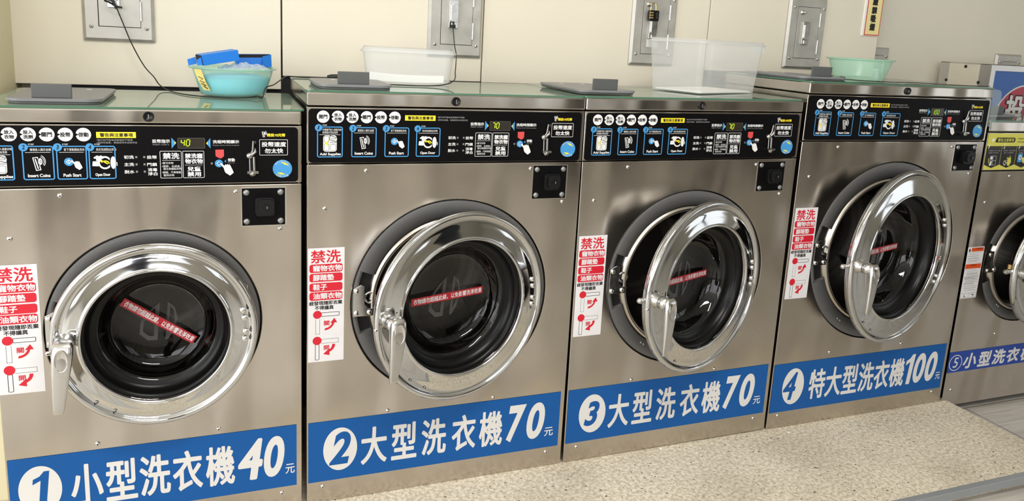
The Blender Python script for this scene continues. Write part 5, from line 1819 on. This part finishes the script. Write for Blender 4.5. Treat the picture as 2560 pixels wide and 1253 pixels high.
HX = 0.26      # the hands reach to the side of the body
PX, PY = -0.1995 - 0.363 * 0.42 - 0.932 * HX, -1.8724 - 0.932 * 0.42 + 0.363 * HX
pt = thing('person', 'person in a navy sweater holding up a phone, mirrored in the chrome doors', 'person', (PX, PY, FZ), (0, 0, -radians(21.3)))
N_ = [(0, 0, 0.88, 0.135, 0.10), (0, 0, 1.08, 0.120, 0.09), (0, 0.005, 1.26, 0.135, 0.095), (0, 0.0, 1.37, 0.060, 0.055), (0, 0.02, 1.44, 0.050, 0.052), (0, 0.045, 1.490, 0.068, 0.080), (0, 0.038, 1.560, 0.078, 0.096), (0, 0.030, 1.635, 0.062, 0.078),
      (0.155, 0, 1.335, 0.055), (0.270, 0.09, 1.09, 0.044), (0.105 + HX, 0.285, 1.205, 0.030), (-0.155, 0, 1.335, 0.055), (-0.120, 0.150, 1.09, 0.044), (-0.105 + HX, 0.285, 1.205, 0.030),
      (0.085, 0, 0.80, 0.082), (0.095, 0.01, 0.47, 0.056), (0.10, -0.02, 0.09, 0.038), (0.105, 0.11, 0.035, 0.034), (-0.085, 0, 0.80, 0.082), (-0.095, 0.01, 0.47, 0.056), (-0.10, -0.02, 0.09, 0.038), (-0.105, 0.11, 0.035, 0.034)]
E_ = [(0, 1), (1, 2), (2, 3), (3, 4), (4, 5), (5, 6), (6, 7), (2, 8), (8, 9), (9, 10), (2, 11), (11, 12), (12, 13), (0, 14), (14, 15), (15, 16), (16, 17), (0, 18), (18, 19), (19, 20), (20, 21)]
skinned('body', N_, E_, 'skin', pt)
skinned('sweater', [(0, 0, 0.74, 0.165, 0.130), (0, 0, 1.08, 0.148, 0.116), (0, 0.005, 1.26, 0.165, 0.122), (0, 0.006, 1.435, 0.088, 0.084), (0.160, 0, 1.335, 0.072), (0.275, 0.09, 1.085, 0.060), (0.092 + HX, 0.250, 1.188, 0.043), (-0.160, 0, 1.335, 0.072), (-0.125, 0.150, 1.085, 0.060), (-0.128 + HX, 0.262, 1.190, 0.043)],
        [(0, 1), (1, 2), (2, 3), (2, 4), (4, 5), (5, 6), (2, 7), (7, 8), (8, 9)], 'navy', pt)
skinned('trousers', [(0, 0, 1.00, 0.150, 0.112), (0, 0, 0.84, 0.150, 0.115), (0.088, 0, 0.76, 0.100), (0.097, 0.01, 0.47, 0.076), (0.102, -0.018, 0.10, 0.060), (-0.088, 0, 0.76, 0.100), (-0.097, 0.01, 0.47, 0.076), (-0.102, -0.018, 0.10, 0.060)],
        [(0, 1), (1, 2), (2, 3), (3, 4), (1, 5), (5, 6), (6, 7)], 'trouser', pt, 1)
for sx in (-1, 1):
    skinned('shoe', [(sx * 0.100, -0.050, 0.045, 0.042), (sx * 0.103, 0.05, 0.040, 0.043), (sx * 0.110, 0.150, 0.030, 0.034)], [(0, 1), (1, 2)], 'shoe', pt, 0)
    g = G()
    g.lathe([(0.0001, -0.006), (0.008, -0.004), (0.011, 0.0)], (sx * 0.030, 0.110, 1.553), 'eye', 12)
    g.v = [(a, 0.220 - b, c) for a, b, c in g.v]
    g.build('eye', pt)
    g = G()
    g.lathe([(0.0001, -0.010), (0.014, -0.007), (0.022, 0.0), (0.014, 0.006), (0.0001, 0.007)], (sx * 0.074, 0.030, 1.535), 'skin', 14, 'x')
    g.build('ear', pt)
    # hand: palm with four bent fingers behind the phone and the thumb along its lower edge
    hb = (sx * 0.098, 0.315, 1.222)
    nodes = [(sx * 0.105, 0.285, 1.205, 0.027, 0.020), (hb[0], hb[1], hb[2], 0.034, 0.017), (sx * 0.094, 0.345, 1.245, 0.036, 0.016)]
    edges = [(0, 1), (1, 2)]
    for k in range(4):
        bz = 1.242 + 0.020 * k - (0.006 if k == 3 else 0)
        ln = (0.85, 1.0, 1.05, 0.9)[k]
        i0 = len(nodes)
        nodes += [(sx * 0.090, 0.362, bz + 0.004, 0.0090), (sx * (0.090 - 0.012 * ln), 0.392, bz + 0.010, 0.0085), (sx * (0.090 - 0.034 * ln), 0.404, bz + 0.012, 0.0080), (sx * (0.090 - 0.052 * ln), 0.402, bz + 0.012, 0.0068)]
        edges += [(2, i0), (i0, i0 + 1), (i0 + 1, i0 + 2), (i0 + 2, i0 + 3)]
    i0 = len(nodes)
    nodes += [(sx * 0.082, 0.330, 1.228, 0.0125), (sx * 0.064, 0.350, 1.238, 0.0105), (sx * 0.048, 0.366, 1.250, 0.0085)]
    edges += [(1, i0), (i0, i0 + 1), (i0 + 1, i0 + 2)]
    skinned('hand', [(a + HX, b - 0.035, c, *r) for a, b, c, *r in nodes], edges, 'skin', pt, 0)
g = G()
g.tube([(-0.022, 0.098, 1.482), (0, 0.106, 1.480), (0.022, 0.098, 1.482)], 0.005, 'lip', 8, [0.002, 0.006, 0.002])
g.build('mouth', pt)
g = G()
g.tube([(0, 0.104, 1.560), (0, 0.116, 1.535), (0, 0.124, 1.517), (0, 0.108, 1.510)], 0.010, 'skin', 10, [0.005, 0.008, 0.0125, 0.007])
g.build('nose', pt)
g = G()
v, f = [], []
for j in range(13):
    th_ = radians(j * 9.5)
    for i in range(28):
        a_ = 2 * pi * i / 28
        lim = 1.0 - 0.42 * max(0.0, sin(a_)) * (j / 12) ** 1.0      # hairline rises over the forehead
        t_ = th_ * lim
        v.append((0.084 * sin(t_) * cos(a_), 0.028 + 0.101 * sin(t_) * sin(a_), 1.565 + 0.118 * cos(t_)))
for j in range(12):
    for i in range(28):
        f.append((j * 28 + i, j * 28 + (i + 1) % 28, (j + 1) * 28 + (i + 1) % 28, (j + 1) * 28 + i))
g.add(v, f, 'hair', True)
g.build('hair', pt)
ph = G().box(-0.074, 0.074, 0.0, 0.008, -0.036, 0.036, 'phone').build('phone', bevel=0.004)
ph.matrix_world = Matrix.Translation(Vector((-0.19947, -1.87239, 1.23898)) - _f * 0.016) @ Matrix.Rotation(-_yaw, 4, 'Z') @ Matrix.Rotation(_pit, 4, 'X')
tag(ph, 'dark phone held up by the person, mirrored in the chrome doors', 'phone')
